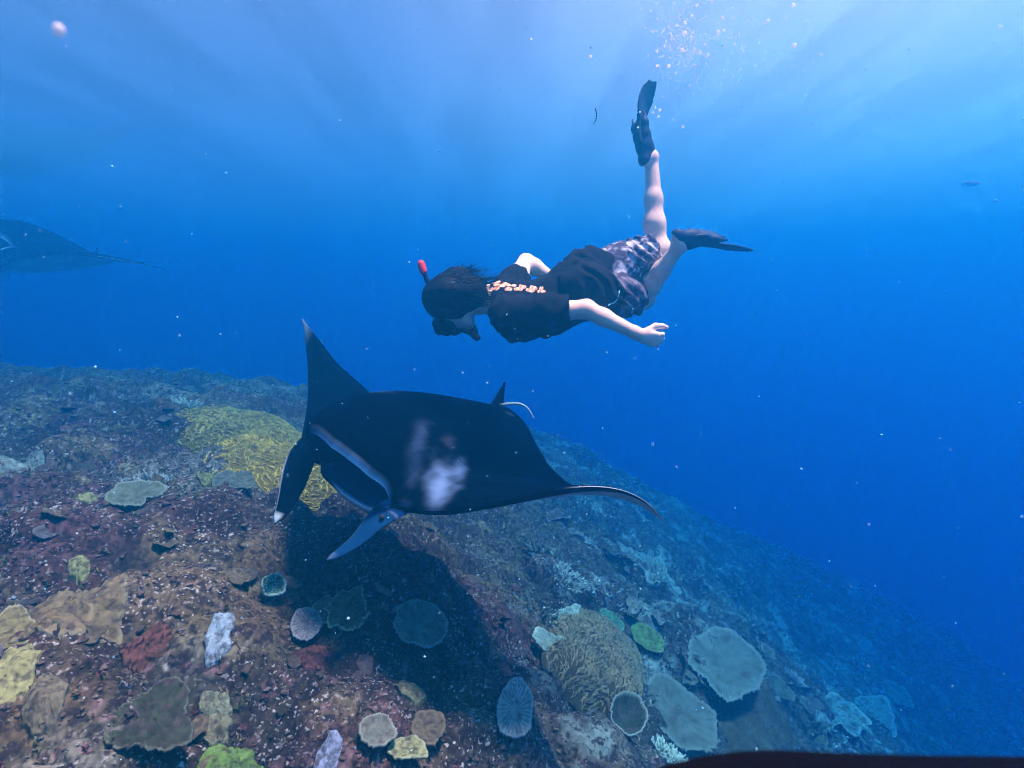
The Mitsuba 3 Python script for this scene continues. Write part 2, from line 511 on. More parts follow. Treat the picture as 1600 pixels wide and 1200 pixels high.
def plate_mesh(r, aspect, seed, cup=0.15, wave=0.03, ribs=0, lobes=0.12, notch=0.0, thick=0.012, rings=0, knob=0.0, nt=96, nr=18, tone=None, rim=None, rimw=0.12, vein=0.0):
    """An irregular plate of coral with a rounded thick rim: (v, f, colour), local z up."""
    g = np.random.default_rng(seed)
    t = np.arange(nt) * 2 * np.pi / nt
    R = np.ones(nt)
    for k in range(2, 9):
        R += min(lobes, .22) * g.normal() / k * np.cos(k * t + g.uniform(0, 6.3))
    for k in range(9, 26, 2):
        R += 0.16 * lobes * g.normal() / math.sqrt(k) * np.cos(k * t + g.uniform(0, 6.3))
    R += 0.022 * g.normal(size=nt) * (lobes > 0)
    if notch:
        R *= 1 - notch * np.exp(-(np.angle(np.exp(1j * (t - g.uniform(0, 6.3)))) / 0.35) ** 2)
    q = np.linspace(0.03, 1, nr)
    Q, TT = np.meshgrid(q, t, indexing='ij')
    rr = Q * R[None] * r
    x, y = rr * np.cos(TT), rr * np.sin(TT) * aspect
    p3 = np.stack([x, y, 0 * x + seed], -1)
    nz = fb(p3, r * 0.5, 3, seed % 50) - 0.5
    ph = g.uniform(0, 6.3, 3)
    wav = np.sin(3 * TT + ph[0]) + 0.7 * np.sin(5 * TT + ph[1]) + 0.5 * np.sin(8 * TT + ph[2])
    z = r * (cup * Q ** 2 + wave * wav * Q ** 2.5 + 0.16 * nz)
    rb = 0
    if ribs:
        rb = np.sin(ribs * TT + 9 * (fb(p3, r * 0.4, 2, 5) - 0.5)) * sstep(0.1, 0.4, Q)
        z = z + r * 0.022 * rb
    if rings:
        z = z + r * 0.012 * np.sin(rings * Q * 6.28 + 3 * nz)
    kn = fb(p3, r * 0.09, 2, 8)
    z = z + knob * r * (kn - 0.5)
    top = np.stack([x, y, z], -1)
    lip = top[-1] + np.array([0, 0, -thick * 0.5]) + 0.4 * thick * np.stack([np.cos(t), np.sin(t), 0 * t], -1)
    under = top.copy()
    under[..., 2] -= thick + 0.12 * r * (1 - Q) ** 1.5 + 0.25 * r * (1 - Q) ** 5
    V = np.concatenate([top.reshape(-1, 3), lip, under[::-1].reshape(-1, 3)])
    n = 2 * nr + 1
    f = tris(grid_faces(n, nt, True))
    c0 = len(V)
    V = np.vstack([V, top[0].mean(0)[None], under[0].mean(0)[None]])
    k = np.arange(nt)
    f = np.vstack([f, np.stack([k * 0 + c0, k, (k + 1) % nt], 1), np.stack([k * 0 + c0 + 1, (n - 1) * nt + (k + 1) % nt, (n - 1) * nt + k], 1)])
    tone = np.array(tone if tone is not None else (.15, .12, .09))
    tone = tone * 0.62
    rim = np.array(rim) * 0.66 if rim is not None else tone * 1.6
    C = tone * (0.45 + 1.1 * fb(p3, r * 0.25, 3, 3))[..., None] * (0.7 + 0.6 * kn)[..., None]
    C = lerp(C, (.07, .045, .05), 0.6 * sstep(.56, .72, fb(p3, r * .3, 3, 4)))
    if ribs:
        C = C * (1 + 0.28 * rb)[..., None]
    if vein:
        vn = 1 - sstep(0.0, 0.05, np.abs(fb(p3, r * 0.22, 2, 9) - 0.5))
        C = lerp(C, rim, vein * vn)
    C = lerp(C, rim, sstep(1 - rimw, 1, Q + 0.06 * (kn - .5)) * 0.9)
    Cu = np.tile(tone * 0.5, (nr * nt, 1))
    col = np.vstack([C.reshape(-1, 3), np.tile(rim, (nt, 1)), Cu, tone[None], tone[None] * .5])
    return V, f, np.clip(col, 0.004, 0.8)


CRUSTS = ('crust_coral', 'mound_coral')


def plate(px, py, w, h, label, name='plate_coral', cat='coral', tilt=(0, 0), lift=0.015, group=None, seed=None, spin=0.0, **kw):
    """A plate coral growing where the photograph shows it; w, h its width and height there in pixels."""
    p, d = land(px, py)
    n = ground_normal(p[0], p[1])
    n = unit(n + np.array([tilt[0], tilt[1], 0.0]) + 0.10 * np.random.default_rng(int(px)).normal(size=3))
    if name not in CRUSTS:                 # plates grow level and lean out towards the open water
        n = unit(n + np.array([0, 0, .5]) + .35 * unit(-p))
        lift = lift + .03
    r = w / 2 * d / FOC
    view = unit(-p)
    face = max(0.25, abs(n @ view))
    asp = float(np.clip((h / w) / face, 0.5, 1.9))
    seed = seed or int(px * 7 + py)
    V, f, c = plate_mesh(r, asp, seed, **kw)
    A = frame(n, spin, p)
    k = key(name)
    V = V @ A.T + p
    if name in CRUSTS:
        # a crust follows the ground it grows on
        m, nt = kw.get('nr', 18), kw.get('nt', 96)
        top = V[:m * nt].reshape(m, nt, 3)
        hgt = (top - p) @ n
        G = reef_shape(top[..., 0].ravel(), top[..., 1].ravel())[0].reshape(m, nt)
        for _ in range(10):
            S = G.copy()
            S[1:-1] = (G[:-2] + G[2:] + np.roll(G, 1, 1)[1:-1] + np.roll(G, -1, 1)[1:-1]) / 4
            S[0] = G[1].mean()
            G = .5 * G + .5 * S
        Q = np.linspace(.03, 1, m)[:, None]
        top[..., 2] = G + (hgt - hgt.mean()) * .6 + (.012 + .22 * r * (kw.get('cup', .15) < -.2)) * (1 - Q ** 5) + .012
        c3 = top[0].mean(0)
        V = np.concatenate([top.reshape(-1, 3), top[-1] - [0, 0, .03], (top[::-1] - [0, 0, .05]).reshape(-1, 3), c3[None], c3[None] - [0, 0, .05]])
        put(k, (V, f), 'mat_crust', True, c)
    else:
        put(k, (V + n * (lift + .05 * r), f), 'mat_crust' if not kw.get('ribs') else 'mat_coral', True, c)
    say(k, label, cat, group)
    return k


# big leafy lettuce corals: a mound with hundreds of small upright blades
def leafy(px, py, w, h, height, nblade, size, tone, tone2, label, name, seed, along=None, holes=(), rise=0.5, lobes=0.10, spin=0.0):
    p, d = land(px, py)
    n = ground_normal(p[0], p[1])
    A = frame(n, spin, p)
    r = w / 2 * d / FOC
    view = unit(-p)
    asp = float(np.clip((h / w) / max(0.3, abs(n @ view)), 0.5, 2.0))
    g = np.random.default_rng(seed)
    nt, nr = 90, 26
    t = np.arange(nt) * 2 * np.pi / nt
    amp = [(k, lobes * g.normal() / k, g.uniform(0, 6.3)) for k in range(2, 8)]
    Rf = lambda a: 1 + sum(s * np.cos(k * a + o) for k, s, o in amp)  # noqa: E731

    def surf(q, a):
        x, y = q * Rf(a) * r * np.cos(a), q * Rf(a) * r * np.sin(a) * asp
        b = fb(np.stack([x, y, 0 * x + seed], -1), r * 0.45, 3, seed)
        z = height * (1 - q ** 3.0) * (0.75 + 0.6 * (b - 0.5)) - 0.06 * q ** 6
        return np.stack([x, y, z], -1)
    Q, TT = np.meshgrid(np.linspace(0.02, 1.04, nr), t, indexing='ij')
    V = surf(Q, TT).reshape(-1, 3)
    f = tris(grid_faces(nr, nt, True))
    f = np.vstack([f, np.stack([np.arange(nt) * 0 + len(V), np.arange(nt), (np.arange(nt) + 1) % nt], 1)])
    V = np.vstack([V, surf(np.array([0.0]), np.array([0.0]))])
    root = key(name)
    # where the centre sits: the base on the real ground
    place = lambda v: v @ A.T + p + n * 0.01  # noqa: E731
    W = place(V)
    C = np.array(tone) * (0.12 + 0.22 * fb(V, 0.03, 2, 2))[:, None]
    put(root + '__mound', (W, f), 'mat_coral', True, np.clip(C, .004, .8))
    # blades
    a, q = g.uniform(0, 2 * np.pi, nblade), np.sqrt(g.random(nblade)) * 1.01
    c = surf(q, a)
    e = 1e-3
    du, dv = surf(q + e, a) - surf(q - e, a), surf(q, a + e) - surf(q, a - e)
    nn = unit(np.cross(du, dv))
    nn[nn[:, 2] < 0] *= -1
    if along is None:
        th = 6.28 * fb(c, r * 0.35, 2, seed + 3) * 2
        dirv = np.stack([np.cos(th), np.sin(th), 0 * th], -1)
    else:
        o = np.array(along)
        dirv = np.stack([c[:, 0] - o[0] * r, c[:, 1] - o[1] * r * asp, 0 * c[:, 0]], -1)
        th = 1.1 * (fb(c, r * 0.3, 2, seed + 3) - 0.5) * 3
        cs, sn = np.cos(th), np.sin(th)
        dirv = np.stack([dirv[:, 0] * cs - dirv[:, 1] * sn, dirv[:, 0] * sn + dirv[:, 1] * cs, 0 * cs], -1)
    dirv += 0.35 * g.normal(size=dirv.shape)
    dirv = unit(dirv - nn * (dirv * nn).sum(1, keepdims=True))
    side = np.cross(nn, dirv)
    L = size * g.uniform(0.6, 1.5, nblade)
    H = size * rise * g.uniform(0.7, 1.5, nblade)
    th_ = size * 0.16
    m = 5
    s = np.linspace(-1, 1, m)
    up = (1 - s ** 2) ** 0.6 * 0.9 + 0.1
    bend = g.normal(size=nblade)[:, None] * 0.5 * s[None] ** 2 * L[:, None] * 0.6
    wob = g.normal(size=(nblade, m)) * 0.10
    mid = c[:, None] + dirv[:, None] * (L[:, None] * s[None])[..., None] + side[:, None] * bend[..., None]
    lean = g.normal(size=nblade) * 0.35
    tip = mid + nn[:, None] * (H[:, None] * (up + wob))[..., None] + side[:, None] * (lean * H)[:, None, None]
    low = mid - nn[:, None] * (0.3 * size)
    vs = np.stack([low + side[:, None] * th_, tip + side[:, None] * th_ * .6, tip - side[:, None] * th_ * .6, low - side[:, None] * th_], 2)   # n, m, 4, 3
    ids = np.arange(nblade * m * 4).reshape(nblade, m, 4)
    fs = []
    for k in range(3):
        fs.append(np.stack([ids[:, :-1, k], ids[:, 1:, k], ids[:, 1:, k + 1], ids[:, :-1, k + 1]], -1).reshape(-1, 4))
    fs.append(np.stack([ids[:, 0, 0], ids[:, 0, 1], ids[:, 0, 2], ids[:, 0, 3]], -1))
    fs.append(np.stack([ids[:, -1, 0], ids[:, -1, 1], ids[:, -1, 2], ids[:, -1, 3]], -1))
    tone, tone2 = np.array(tone), np.array(tone2)
    mixv = sstep(0.35, 0.65, fb(c, r * 0.5, 2, seed + 9))
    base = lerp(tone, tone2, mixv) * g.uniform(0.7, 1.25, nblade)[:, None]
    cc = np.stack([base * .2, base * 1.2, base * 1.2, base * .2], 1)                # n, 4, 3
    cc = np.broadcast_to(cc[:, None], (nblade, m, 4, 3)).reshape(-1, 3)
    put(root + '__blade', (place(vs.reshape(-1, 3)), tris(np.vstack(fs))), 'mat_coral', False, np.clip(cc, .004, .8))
    labels[root + '__blade'] = {'label': 'small upright coral blades', 'kind': 'stuff'}
    say(root, label, 'coral')
    return root


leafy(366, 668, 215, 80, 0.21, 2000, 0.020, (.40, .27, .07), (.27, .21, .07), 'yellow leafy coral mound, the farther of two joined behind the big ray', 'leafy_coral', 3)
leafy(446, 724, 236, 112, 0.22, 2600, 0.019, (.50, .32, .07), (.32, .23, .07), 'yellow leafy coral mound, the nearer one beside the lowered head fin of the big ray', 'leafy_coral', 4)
leafy(940, 1030, 172, 122, 0.11, 2600, 0.019, (.20, .15, .10), (.15, .13, .09), 'large brown coral mound of winding ridges, right of the dark shadow', 'ridged_coral', 5, along=(-0.7, 1.0), rise=0.55)

# plate corals that can be told apart in the photograph
GREY, TEALC, BROWN, OCHRE, LILAC = (.15, .15, .14), (.11, .15, .14), (.135, .10, .075), (.28, .21, .11), (.24, .23, .31)
plate(215, 800, 76, 40, 'grey green plate coral with a notched rim, above the ochre patch on the left', tone=(.12, .14, .12), notch=0.5, ribs=40, rim=(.24, .27, .24))
plate(352, 768, 36, 32, 'round grey plate coral below the yellow leafy mounds, left of its twin', tone=(.13, .15, .14))
plate(378, 778, 38, 26, 'grey plate coral below the yellow leafy mounds, right of its twin', tone=(.12, .14, .13), seed=77)
plate(322, 760, 26, 44, 'narrow yellow green crust coral left of the nearer leafy mound', name='crust_coral', tone=(.24, .24, .10), knob=.3)
plate(140, 812, 24, 20, 'small pale yellow coral head on the far left slope', name='crust_coral', tone=(.36, .34, .17), knob=.35, cup=-.3)
plate(122, 884, 30, 40, 'pale yellow knobby coral above the ochre patch', name='crust_coral', tone=(.36, .33, .17), knob=.4, cup=-.3)
plate(120, 962, 150, 92, 'broad sandy ochre crust coral with a ragged right rim', name='crust_coral', tone=(.25, .175, .11), rim=(.34, .27, .19), lobes=.22, knob=.3, cup=-.1)
plate(62, 1003, 90, 60, 'ochre brown crust coral in front of the broad sandy one', name='crust_coral', tone=(.22, .15, .085), lobes=.22, rim=(.33, .27, .18), cup=-.1, knob=.3)
plate(20, 1016, 56, 76, 'ochre plate coral with a pale rim at the left edge', tone=(.26, .20, .105), rim=(.42, .36, .25))
plate(24, 1096, 72, 80, 'pale yellow rounded coral patch at the left edge', name='crust_coral', tone=(.38, .33, .16), cup=-.15, lobes=.2)
plate(78, 1134, 56, 60, 'dull beige coral patch right of the pale yellow one', name='crust_coral', tone=(.22, .175, .125), knob=.3, cup=-.1)
plate(243, 1156, 104, 96, 'dark green plate coral with a scalloped pale rim at the bottom left', tone=(.055, .062, .048), rim=(.15, .15, .12), rimw=.05, lobes=.22, knob=.15, lift=-.01)
plate(365, 1177, 96, 50, 'bright lime green coral patch at the bottom edge', name='crust_coral', tone=(.18, .27, .075), rim=(.21, .30, .10), lobes=.2, knob=.3, cup=-.1)
plate(343, 1024, 42, 40, 'pale lavender white coral flake left of the shadow', name='crust_coral', tone=(.34, .40, .52), rim=(.42, .48, .58), lobes=.22, thick=.008)
plate(427, 921, 36, 32, 'white and teal honeycomb coral beneath the head of the big ray', name='honeycomb_coral', tilt=(0, -.3), lift=.03, lobes=.08, tone=(.07, .17, .15), rim=(.55, .68, .60), vein=1.0, rimw=.18)
plate(475, 974, 44, 46, 'lilac grey plate coral left of the pale wavy rim', tone=(.19, .18, .22), ribs=24)
plate(542, 968, 58, 62, 'olive brown plate coral with a wavy cream rim', tone=(.16, .14, .085), rim=(.46, .42, .30), rimw=.09, lobes=.4, wave=.06)
plate(504, 958, 34, 38, 'small brown plate coral left of the wavy cream rim', tone=(.17, .13, .09), rim=(.34, .3, .22))
plate(648, 985, 82, 66, 'teal plate coral with a lighter rim lying in the shadow of the big ray', tone=(.14, .20, .19), ribs=44, rim=(.24, .32, .30), rimw=.08, tilt=(0, -.25), lift=.07)
plate(510, 1176, 40, 50, 'lavender coral flake at the bottom edge', name='crust_coral', tone=(.28, .29, .44), lobes=.22)
plate(336, 1100, 44, 40, 'pale green crust coral above the lime green one', name='crust_coral', tone=(.28, .28, .20), knob=.3, lobes=.3)
plate(330, 1128, 56, 34, 'beige crust coral just above the lime green one', name='crust_coral', tone=(.21, .19, .13), knob=.25, lobes=.3)
plate(232, 1010, 66, 66, 'red bumpy coral head right of the ochre plates', name='crust_coral', tone=(.20, .075, .07), rim=(.22, .11, .08), knob=.9, cup=-.25, lobes=.18)
plate(490, 1024, 50, 56, 'dark red coral head left of the shadow', name='crust_coral', tone=(.17, .06, .07), knob=.8, cup=-.3)
plate(640, 1078, 50, 34, 'olive crust coral below the shaded teal plate', name='crust_coral', tone=(.18, .17, .11), knob=.2)
plate(664, 1146, 46, 50, 'plain brown round plate coral low in the middle', tone=(.15, .11, .08))
plate(588, 1168, 52, 44, 'grey plate coral with fine ribs at the bottom edge', tone=(.19, .18, .16), ribs=50, rim=(.34, .32, .28))
plate(636, 1192, 56, 30, 'pale yellow plate coral at the bottom edge', tone=(.34, .31, .17), rim=(.45, .42, .28))
plate(803, 1127, 54, 76, 'pale leaf shaped ribbed plate coral standing below the shadow', tone=(.34, .34, .36), ribs=26, rim=(.46, .46, .48), tilt=(-.35, -.75), lift=.06, lobes=.1)
plate(868, 962, 34, 66, 'pale cyan fan coral rising behind the ridged mound', name='fan_coral', tone=(.30, .38, .36), rim=(.5, .58, .54), ribs=30, tilt=(.2, -.5), lobes=.35, lift=.08)
plate(858, 1003, 62, 34, 'pale cyan frilled coral at the left foot of the ridged mound', name='fan_coral', tone=(.27, .34, .33), rim=(.5, .58, .54), ribs=30, lobes=.4, tilt=(0, -.3), lift=.06)
plate(950, 976, 42, 24, 'small bright green plate coral above the ridged mound', tone=(.10, .26, .18), rim=(.2, .4, .3))
plate(1008, 1006, 56, 30, 'yellow green plate coral right of the ridged mound', tone=(.18, .26, .10), rim=(.26, .34, .15), lobes=.14)
plate(969, 1131, 56, 58, 'dark cup shaped coral with a spiny pale rim', name='cup_coral', tone=(.05, .06, .055), rim=(.34, .36, .34), cup=.85, rimw=.1, ribs=40, lobes=.06)
plate(1046, 1112, 128, 84, 'wide grey table coral with fine ribs, the nearer one', name='table_coral', tone=(.15, .165, .165), ribs=90, rim=(.24, .26, .26), lobes=.12, lift=.07, nt=200)
plate(1124, 1074, 112, 90, 'grey table coral with fine ribs behind the nearer wide one', name='table_coral', tone=(.16, .185, .18), ribs=80, rim=(.27, .30, .29), lobes=.16, lift=.06, nt=200)
plate(1182, 1142, 132, 88, 'broad brown mound coral at the bottom right', name='mound_coral', tone=(.115, .095, .07), rim=(.19, .17, .13), cup=-.3, lobes=.2, knob=.05)
plate(1262, 1150, 48, 74, 'brown plate coral with a cream left rim beside the broad mound', tone=(.14, .115, .085), rim=(.36, .34, .28), lobes=.15, cup=-.15, rimw=.08)
plate(1312, 1128, 62, 50, 'pale cyan coral plate with a hollow middle, left half of a pair', name='ring_coral', tone=(.22, .30, .31), rim=(.44, .54, .54), lobes=.22, vein=.3, rimw=.2, notch=.45)
plate(1362, 1132, 56, 54, 'pale cyan coral plate, right half of a pair', name='ring_coral', tone=(.23, .31, .32), rim=(.44, .54, .54), lobes=.22, rimw=.16)
plate(1396, 1096, 46, 22, 'thin teal plate coral on the lower right slope', tone=(.16, .22, .20), rim=(.32, .42, .38))
plate(1208, 1090, 46, 30, 'small teal brown plate coral behind the broad brown mound', tone=(.12, .14, .12), rim=(.26, .28, .25))
plate(1010, 885, 96, 44, 'pale blue grey coral patch far down the slope', name='crust_coral', tone=(.30, .34, .34), knob=.4, lobes=.35)
plate(28, 730, 76, 50, 'smooth pale grey coral patch at the left edge', name='crust_coral', tone=(.29, .29, .28), lobes=.3, cup=-.06)


# branching coral: tufts of short tapered fingers
def branching(px, py, w, n, label, tone, tipc, seed, length=0.05, rad=0.006, name='branching_coral'):
    p, d = land(px, py)
    up = ground_normal(p[0], p[1])
    A = frame(up)
    r = w / 2 * d / FOC
    g = np.random.default_rng(seed)
    ms, cs = [], []
    for k in range(n):
        a, q = g.uniform(0, 6.28), math.sqrt(g.random())
        b = np.array([q * r * math.cos(a), q * r * math.sin(a), 0.0])
        o = unit(np.array([math.cos(a) * q * 0.9, math.sin(a) * q * 0.9, 0.8]) + 0.3 * g.normal(size=3))
        L = length * g.uniform(0.6, 1.3) * (1.15 - 0.5 * q)
        s = b[None] + o[None] * np.linspace(-0.3, 1, 5)[:, None] * L + 0.12 * L * np.cumsum(g.normal(size=(5, 3)), 0) * 0.5
        v, f = tube(s, rad * np.array([1.1, 1.05, .95, .8, .35]), 6)
        ms.append((v, f))
        t = np.concatenate([np.repeat(np.linspace(0, 1, 5), 6), [0, 1]])
        cs.append(lerp(tone, tipc, t ** 1.5) * g.uniform(.8, 1.2))
        if k % 2 == 0:
            o2 = unit(o + 0.9 * g.normal(size=3))
            s2 = s[2][None] + o2[None] * np.linspace(0, .6, 4)[:, None] * L
            v, f = tube(s2, rad * np.array([.8, .75, .65, .3]), 6)
            ms.append((v, f))
            t = np.concatenate([np.repeat(np.linspace(.4, 1, 4), 6), [.4, 1]])
            cs.append(lerp(tone, tipc, t ** 1.5))
    v, f = join(ms)
    k = key(name)
    put(k, (v @ A.T + p + up * 0.02, f), 'mat_coral', True, np.clip(np.vstack(cs), .004, .8))
    say(k, label, 'coral')


branching(1112, 1052, 60, 120, 'pale branching coral tuft growing on the farther grey table coral', (.2, .22, .22), (.5, .53, .53), 21)
branching(1134, 1086, 56, 110, 'bright white branching coral in the middle of the farther table coral', (.24, .27, .26), (.6, .63, .6), 22)
branching(1078, 1118, 36, 60, 'small pale branching coral on the nearer table coral', (.2, .22, .21), (.5, .53, .5), 23)
branching(1052, 1184, 82, 260, 'speckled white and teal branching coral at the bottom edge', (.12, .16, .15), (.5, .56, .52), 24, length=0.035)
branching(1238, 1086, 34, 50, 'lilac grey branching coral behind the broad brown mound', (.2, .19, .22), (.42, .4, .45), 25)
branching(290, 640, 46, 60, 'pale branching coral at the back foot of the yellow mounds', (.22, .24, .22), (.45, .47, .42), 26, length=0.06)
branching(230, 760, 60, 90, 'grey branching coral in the middle of the left slope', (.12, .13, .14), (.33, .34, .36), 27)
branching(880, 905, 80, 160, 'pale crumbly branching coral beyond the shadow', (.14, .16, .16), (.42, .44, .44), 28)

# low plates and crusts that crowd and overlap one another: growth that nobody could count
def small_plates(n, seed):
    g = np.random.default_rng(seed)
    pal = np.array([(.12, .085, .075), (.15, .11, .08), (.10, .07, .08), (.14, .12, .15), (.12, .055, .06), (.17, .13, .10), (.09, .075, .07)])
    Vs, Fs, Cs = [], [], []
    o = 0
    for k in range(n):
        rad, az = math.sqrt(g.uniform(1.3 ** 2, 5.5 ** 2)), g.uniform(-.85, .85)
        x, y = rad * math.sin(az), rad * math.cos(az)
        if fb(np.array([[x, y]]), .6, 2, 91)[0] < (.47 if x > .4 else .56):
            continue
        m = int(g.integers(1, 5)) if x > .3 else int(g.integers(1, 3))
        tone = pal[g.integers(0, 7)] * (.62 if x < .4 else .9)
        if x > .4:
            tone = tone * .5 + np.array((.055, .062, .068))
        for j in range(m):
            r = g.uniform(.018, .06) * (.8 + .12 * rad) * (.8 if x < .4 else 1.1)
            V, f, c = plate_mesh(r, g.uniform(.7, 1.2), int(g.integers(1, 9999)), cup=g.uniform(-.1, .35), wave=.07, lobes=.22, knob=.15, thick=.006, nt=24, nr=6, ribs=int(g.choice([0, 14])), tone=tone * g.uniform(.7, 1.5) / .62, rim=tone * (g.uniform(1.0, 1.5) if x < .4 else g.uniform(1.2, 2.4)) / .66, rimw=.16)
            xx, yy = x + g.normal() * r * 1.1, y + g.normal() * r * 1.1
            n_ = unit(ground_normal(xx, yy) + .28 * g.normal(size=3))
            V = V @ frame(n_, g.uniform(0, 6.28)).T + np.array([xx, yy, ground_z(xx, yy)[0] + .012 + .010 * j])
            Vs.append(V); Fs.append(f + o); Cs.append(c); o += len(V)
    put(key('plate_coral_growth'), (np.vstack(Vs), np.vstack(Fs)), 'mat_crust', True, np.vstack(Cs))
    say('plate_coral_growth', 'low brown and grey plate growth crowding the reef', 'coral', kind='stuff')


small_plates(420, 301)

# clumps of the same pale branching coral scattered down the far slope, too hazy to tell apart
def clumps(n, seed):
    g = np.random.default_rng(seed)
    ms, cs = [], []
    for k in range(n):
        rad, az = g.uniform(3.2, 13), g.uniform(-.05, .85)
        x, y = rad * math.sin(az), rad * math.cos(az)
        z = ground_z(x, y)[0]
        R0, m = g.uniform(.06, .22), int(g.uniform(18, 40))
        bright = g.choice([.25, .6, 1.0], p=[.45, .35, .2])
        for _ in range(m):
            a, q = g.uniform(0, 6.28), math.sqrt(g.random())
            d0 = unit(np.array([math.cos(a) * q, math.sin(a) * q, .8]) + .3 * g.normal(size=3))
            b = np.array([x + R0 * q * math.cos(a), y + R0 * q * math.sin(a), z - .02])
            b[2] = z - .02 - .4 * (b[0] - x)
            L = R0 * g.uniform(.25, .6)
            v, f = tube(b + d0 * np.linspace(0, 1, 4)[:, None] * L + .1 * L * g.normal(size=(4, 3)), L * np.array([.16, .15, .12, .05]), 5)
            ms.append((v, f))
            t = np.concatenate([np.repeat(np.linspace(0, 1, 4), 5), [0, 1]])
            cs.append(lerp((.07, .085, .085), np.array((.42, .47, .45)) * bright, t) * g.uniform(.7, 1.2))
    v, f = join(ms)
    put(key('branching_coral_field'), (v, f), 'mat_coral', True, np.clip(np.vstack(cs), .004, .8))
    say('branching_coral_field', 'hazy clumps of branching coral scattered down the right hand slope', 'coral', kind='stuff')


clumps(150, 88)

# loose crust growth that nobody could count: nodules, flakes and tufts over the whole slope
ico1, ico2 = trimesh.creation.icosphere(1), trimesh.creation.icosphere(2)


def strewn(n, seed, bx, rmin, rmax, kind):
    g = np.random.default_rng(seed)
    az = g.uniform(-0.86, 0.86, n)
    rad = np.sqrt(g.uniform(bx[0] ** 2, bx[1] ** 2, n)) if kind != 'far' else g.uniform(bx[0], bx[1], n)
    x, y = rad * np.sin(az), rad * np.cos(az)
    dens = fb(np.stack([x, y], -1), 0.5, 3, seed)
    ok = g.random(n) < sstep(0.38, 0.62, dens)
    x, y, rad = x[ok], y[ok], rad[ok]
    z, col = reef_shape(x, y)
    return np.stack([x, y, z], -1), col, rad, g


ico0 = trimesh.creation.icosphere(0)


def nodules(n, seed, bx, rmin, rmax, ico1):
    p, col, rad, g = strewn(n, seed, bx, rmin, rmax, '')
    m = len(p)
    base = ico1.vertices
    s = rmin * (rmax / rmin) ** g.random(m) ** 1.6
    Q = Rotation.random(m, random_state=seed).as_matrix()
    sc = np.stack([g.uniform(.7, 1.5, m), g.uniform(.7, 1.5, m), g.uniform(.35, .7, m)], -1) * s[:, None]
    v = base[None] * (1 + 0.28 * g.normal(size=(m, len(base), 1)))
    v = np.einsum('mij,mkj->mki', Q, v) * sc[:, None] + p[:, None] + np.array([0, 0, 0.15])[None, None] * s[:, None, None]
    f = ico1.faces[None] + (np.arange(m) * len(base))[:, None, None]
    pal = np.array([(.16, .07, .085), (.20, .15, .10), (.10, .06, .07), (.26, .21, .22), (.38, .34, .31), (.23, .13, .15), (.12, .11, .08), (.085, .05, .065), (.06, .04, .05), (.08, .07, .07)])
    c = pal[g.choice(len(pal), m, p=[.16, .12, .16, .09, .03, .09, .10, .11, .08, .06])]
    c = 0.3 * c + 0.75 * col
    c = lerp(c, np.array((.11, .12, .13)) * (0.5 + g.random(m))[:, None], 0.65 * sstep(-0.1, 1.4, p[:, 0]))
    c = np.repeat(c * g.uniform(.6, 1.25, m)[:, None], len(base), 0)
    return v.reshape(-1, 3), f.reshape(-1, 3), c


parts = [nodules(26000, 51, (1.2, 4.0), .003, .009, ico0), nodules(2500, 53, (1.2, 4.2), .006, .016, ico1), nodules(11000, 52, (2.5, 15), .008, .030, ico0)]
o, V, Fc, C = 0, [], [], []
for v, f, c in parts:
    V.append(v); Fc.append(f + o); C.append(c); o += len(v)
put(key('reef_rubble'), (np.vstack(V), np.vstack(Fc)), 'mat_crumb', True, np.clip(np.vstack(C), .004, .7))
say('reef_rubble', 'crumbly nodules and rubble covering the reef slope', 'rubble', kind='stuff')


def tufts(n, seed, bx):
    """Soft algae tufts: small fans of narrow curved blades."""
    p, col, rad, g = strewn(n, seed, bx, 0, 0, '')
    m, b = len(p), 9
    P = np.repeat(p, b, 0)
    k = len(P)
    d = unit(np.stack([g.normal(size=k), g.normal(size=k), np.abs(g.normal(size=k)) * .9 + .5], -1))
    L = np.repeat(g.uniform(.012, .034, m), b) * g.uniform(.6, 1.2, k)
    sd = unit(np.cross(d, g.normal(size=(k, 3)))) * (L * .13)[:, None]
    P = P + 0.006 * g.normal(size=P.shape)
    mid, tip = P + d * (L * .55)[:, None], P + unit(d + .4 * g.normal(size=d.shape)) * L[:, None]
    v = np.stack([P - sd, P + sd, mid + sd * 1.1, mid - sd * 1.1, tip], 1)
    i = np.arange(k)[:, None] * 5
    f = np.concatenate([i + [0, 1, 2], i + [0, 2, 3], i + [3, 2, 4]])
    pal = np.array([(.13, .05, .06), (.10, .055, .075), (.16, .12, .07), (.09, .085, .05), (.20, .16, .17)])
    c = np.repeat(pal[g.integers(0, 5, m)], b, 0)
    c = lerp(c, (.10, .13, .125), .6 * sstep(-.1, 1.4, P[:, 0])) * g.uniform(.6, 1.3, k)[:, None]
    return v.reshape(-1, 3), f, np.repeat(c, 5, 0)


v, f, c = tufts(9000, 61, (1.2, 6))
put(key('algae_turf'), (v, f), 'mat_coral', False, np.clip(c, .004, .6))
say('algae_turf', 'short reddish brown algae turf growing over the reef', 'algae', kind='stuff')

# ---------------------------------------------------------------- manta rays
LEAD = PchipInterpolator([0, .15, .22, .35, .6, .8, .95, 1.0], [.32, .31, .27, .25, .14, -.02, -.22, -.34])
TRAIL = PchipInterpolator([0, .1, .2, .4, .6, .8, .95, 1.0], [-.52, -.51, -.46, -.34, -.26, -.26, -.31, -.345])
TOPT = PchipInterpolator([0, .12, .2, .32, .5, .75, 1], [.175, .15, .105, .060, .034, .014, .003])
BOTT = PchipInterpolator([0, .12, .2, .32, .5, .75, 1], [.105, .10, .075, .045, .022, .009, .002])
SS = np.linspace(0, 1, 101)


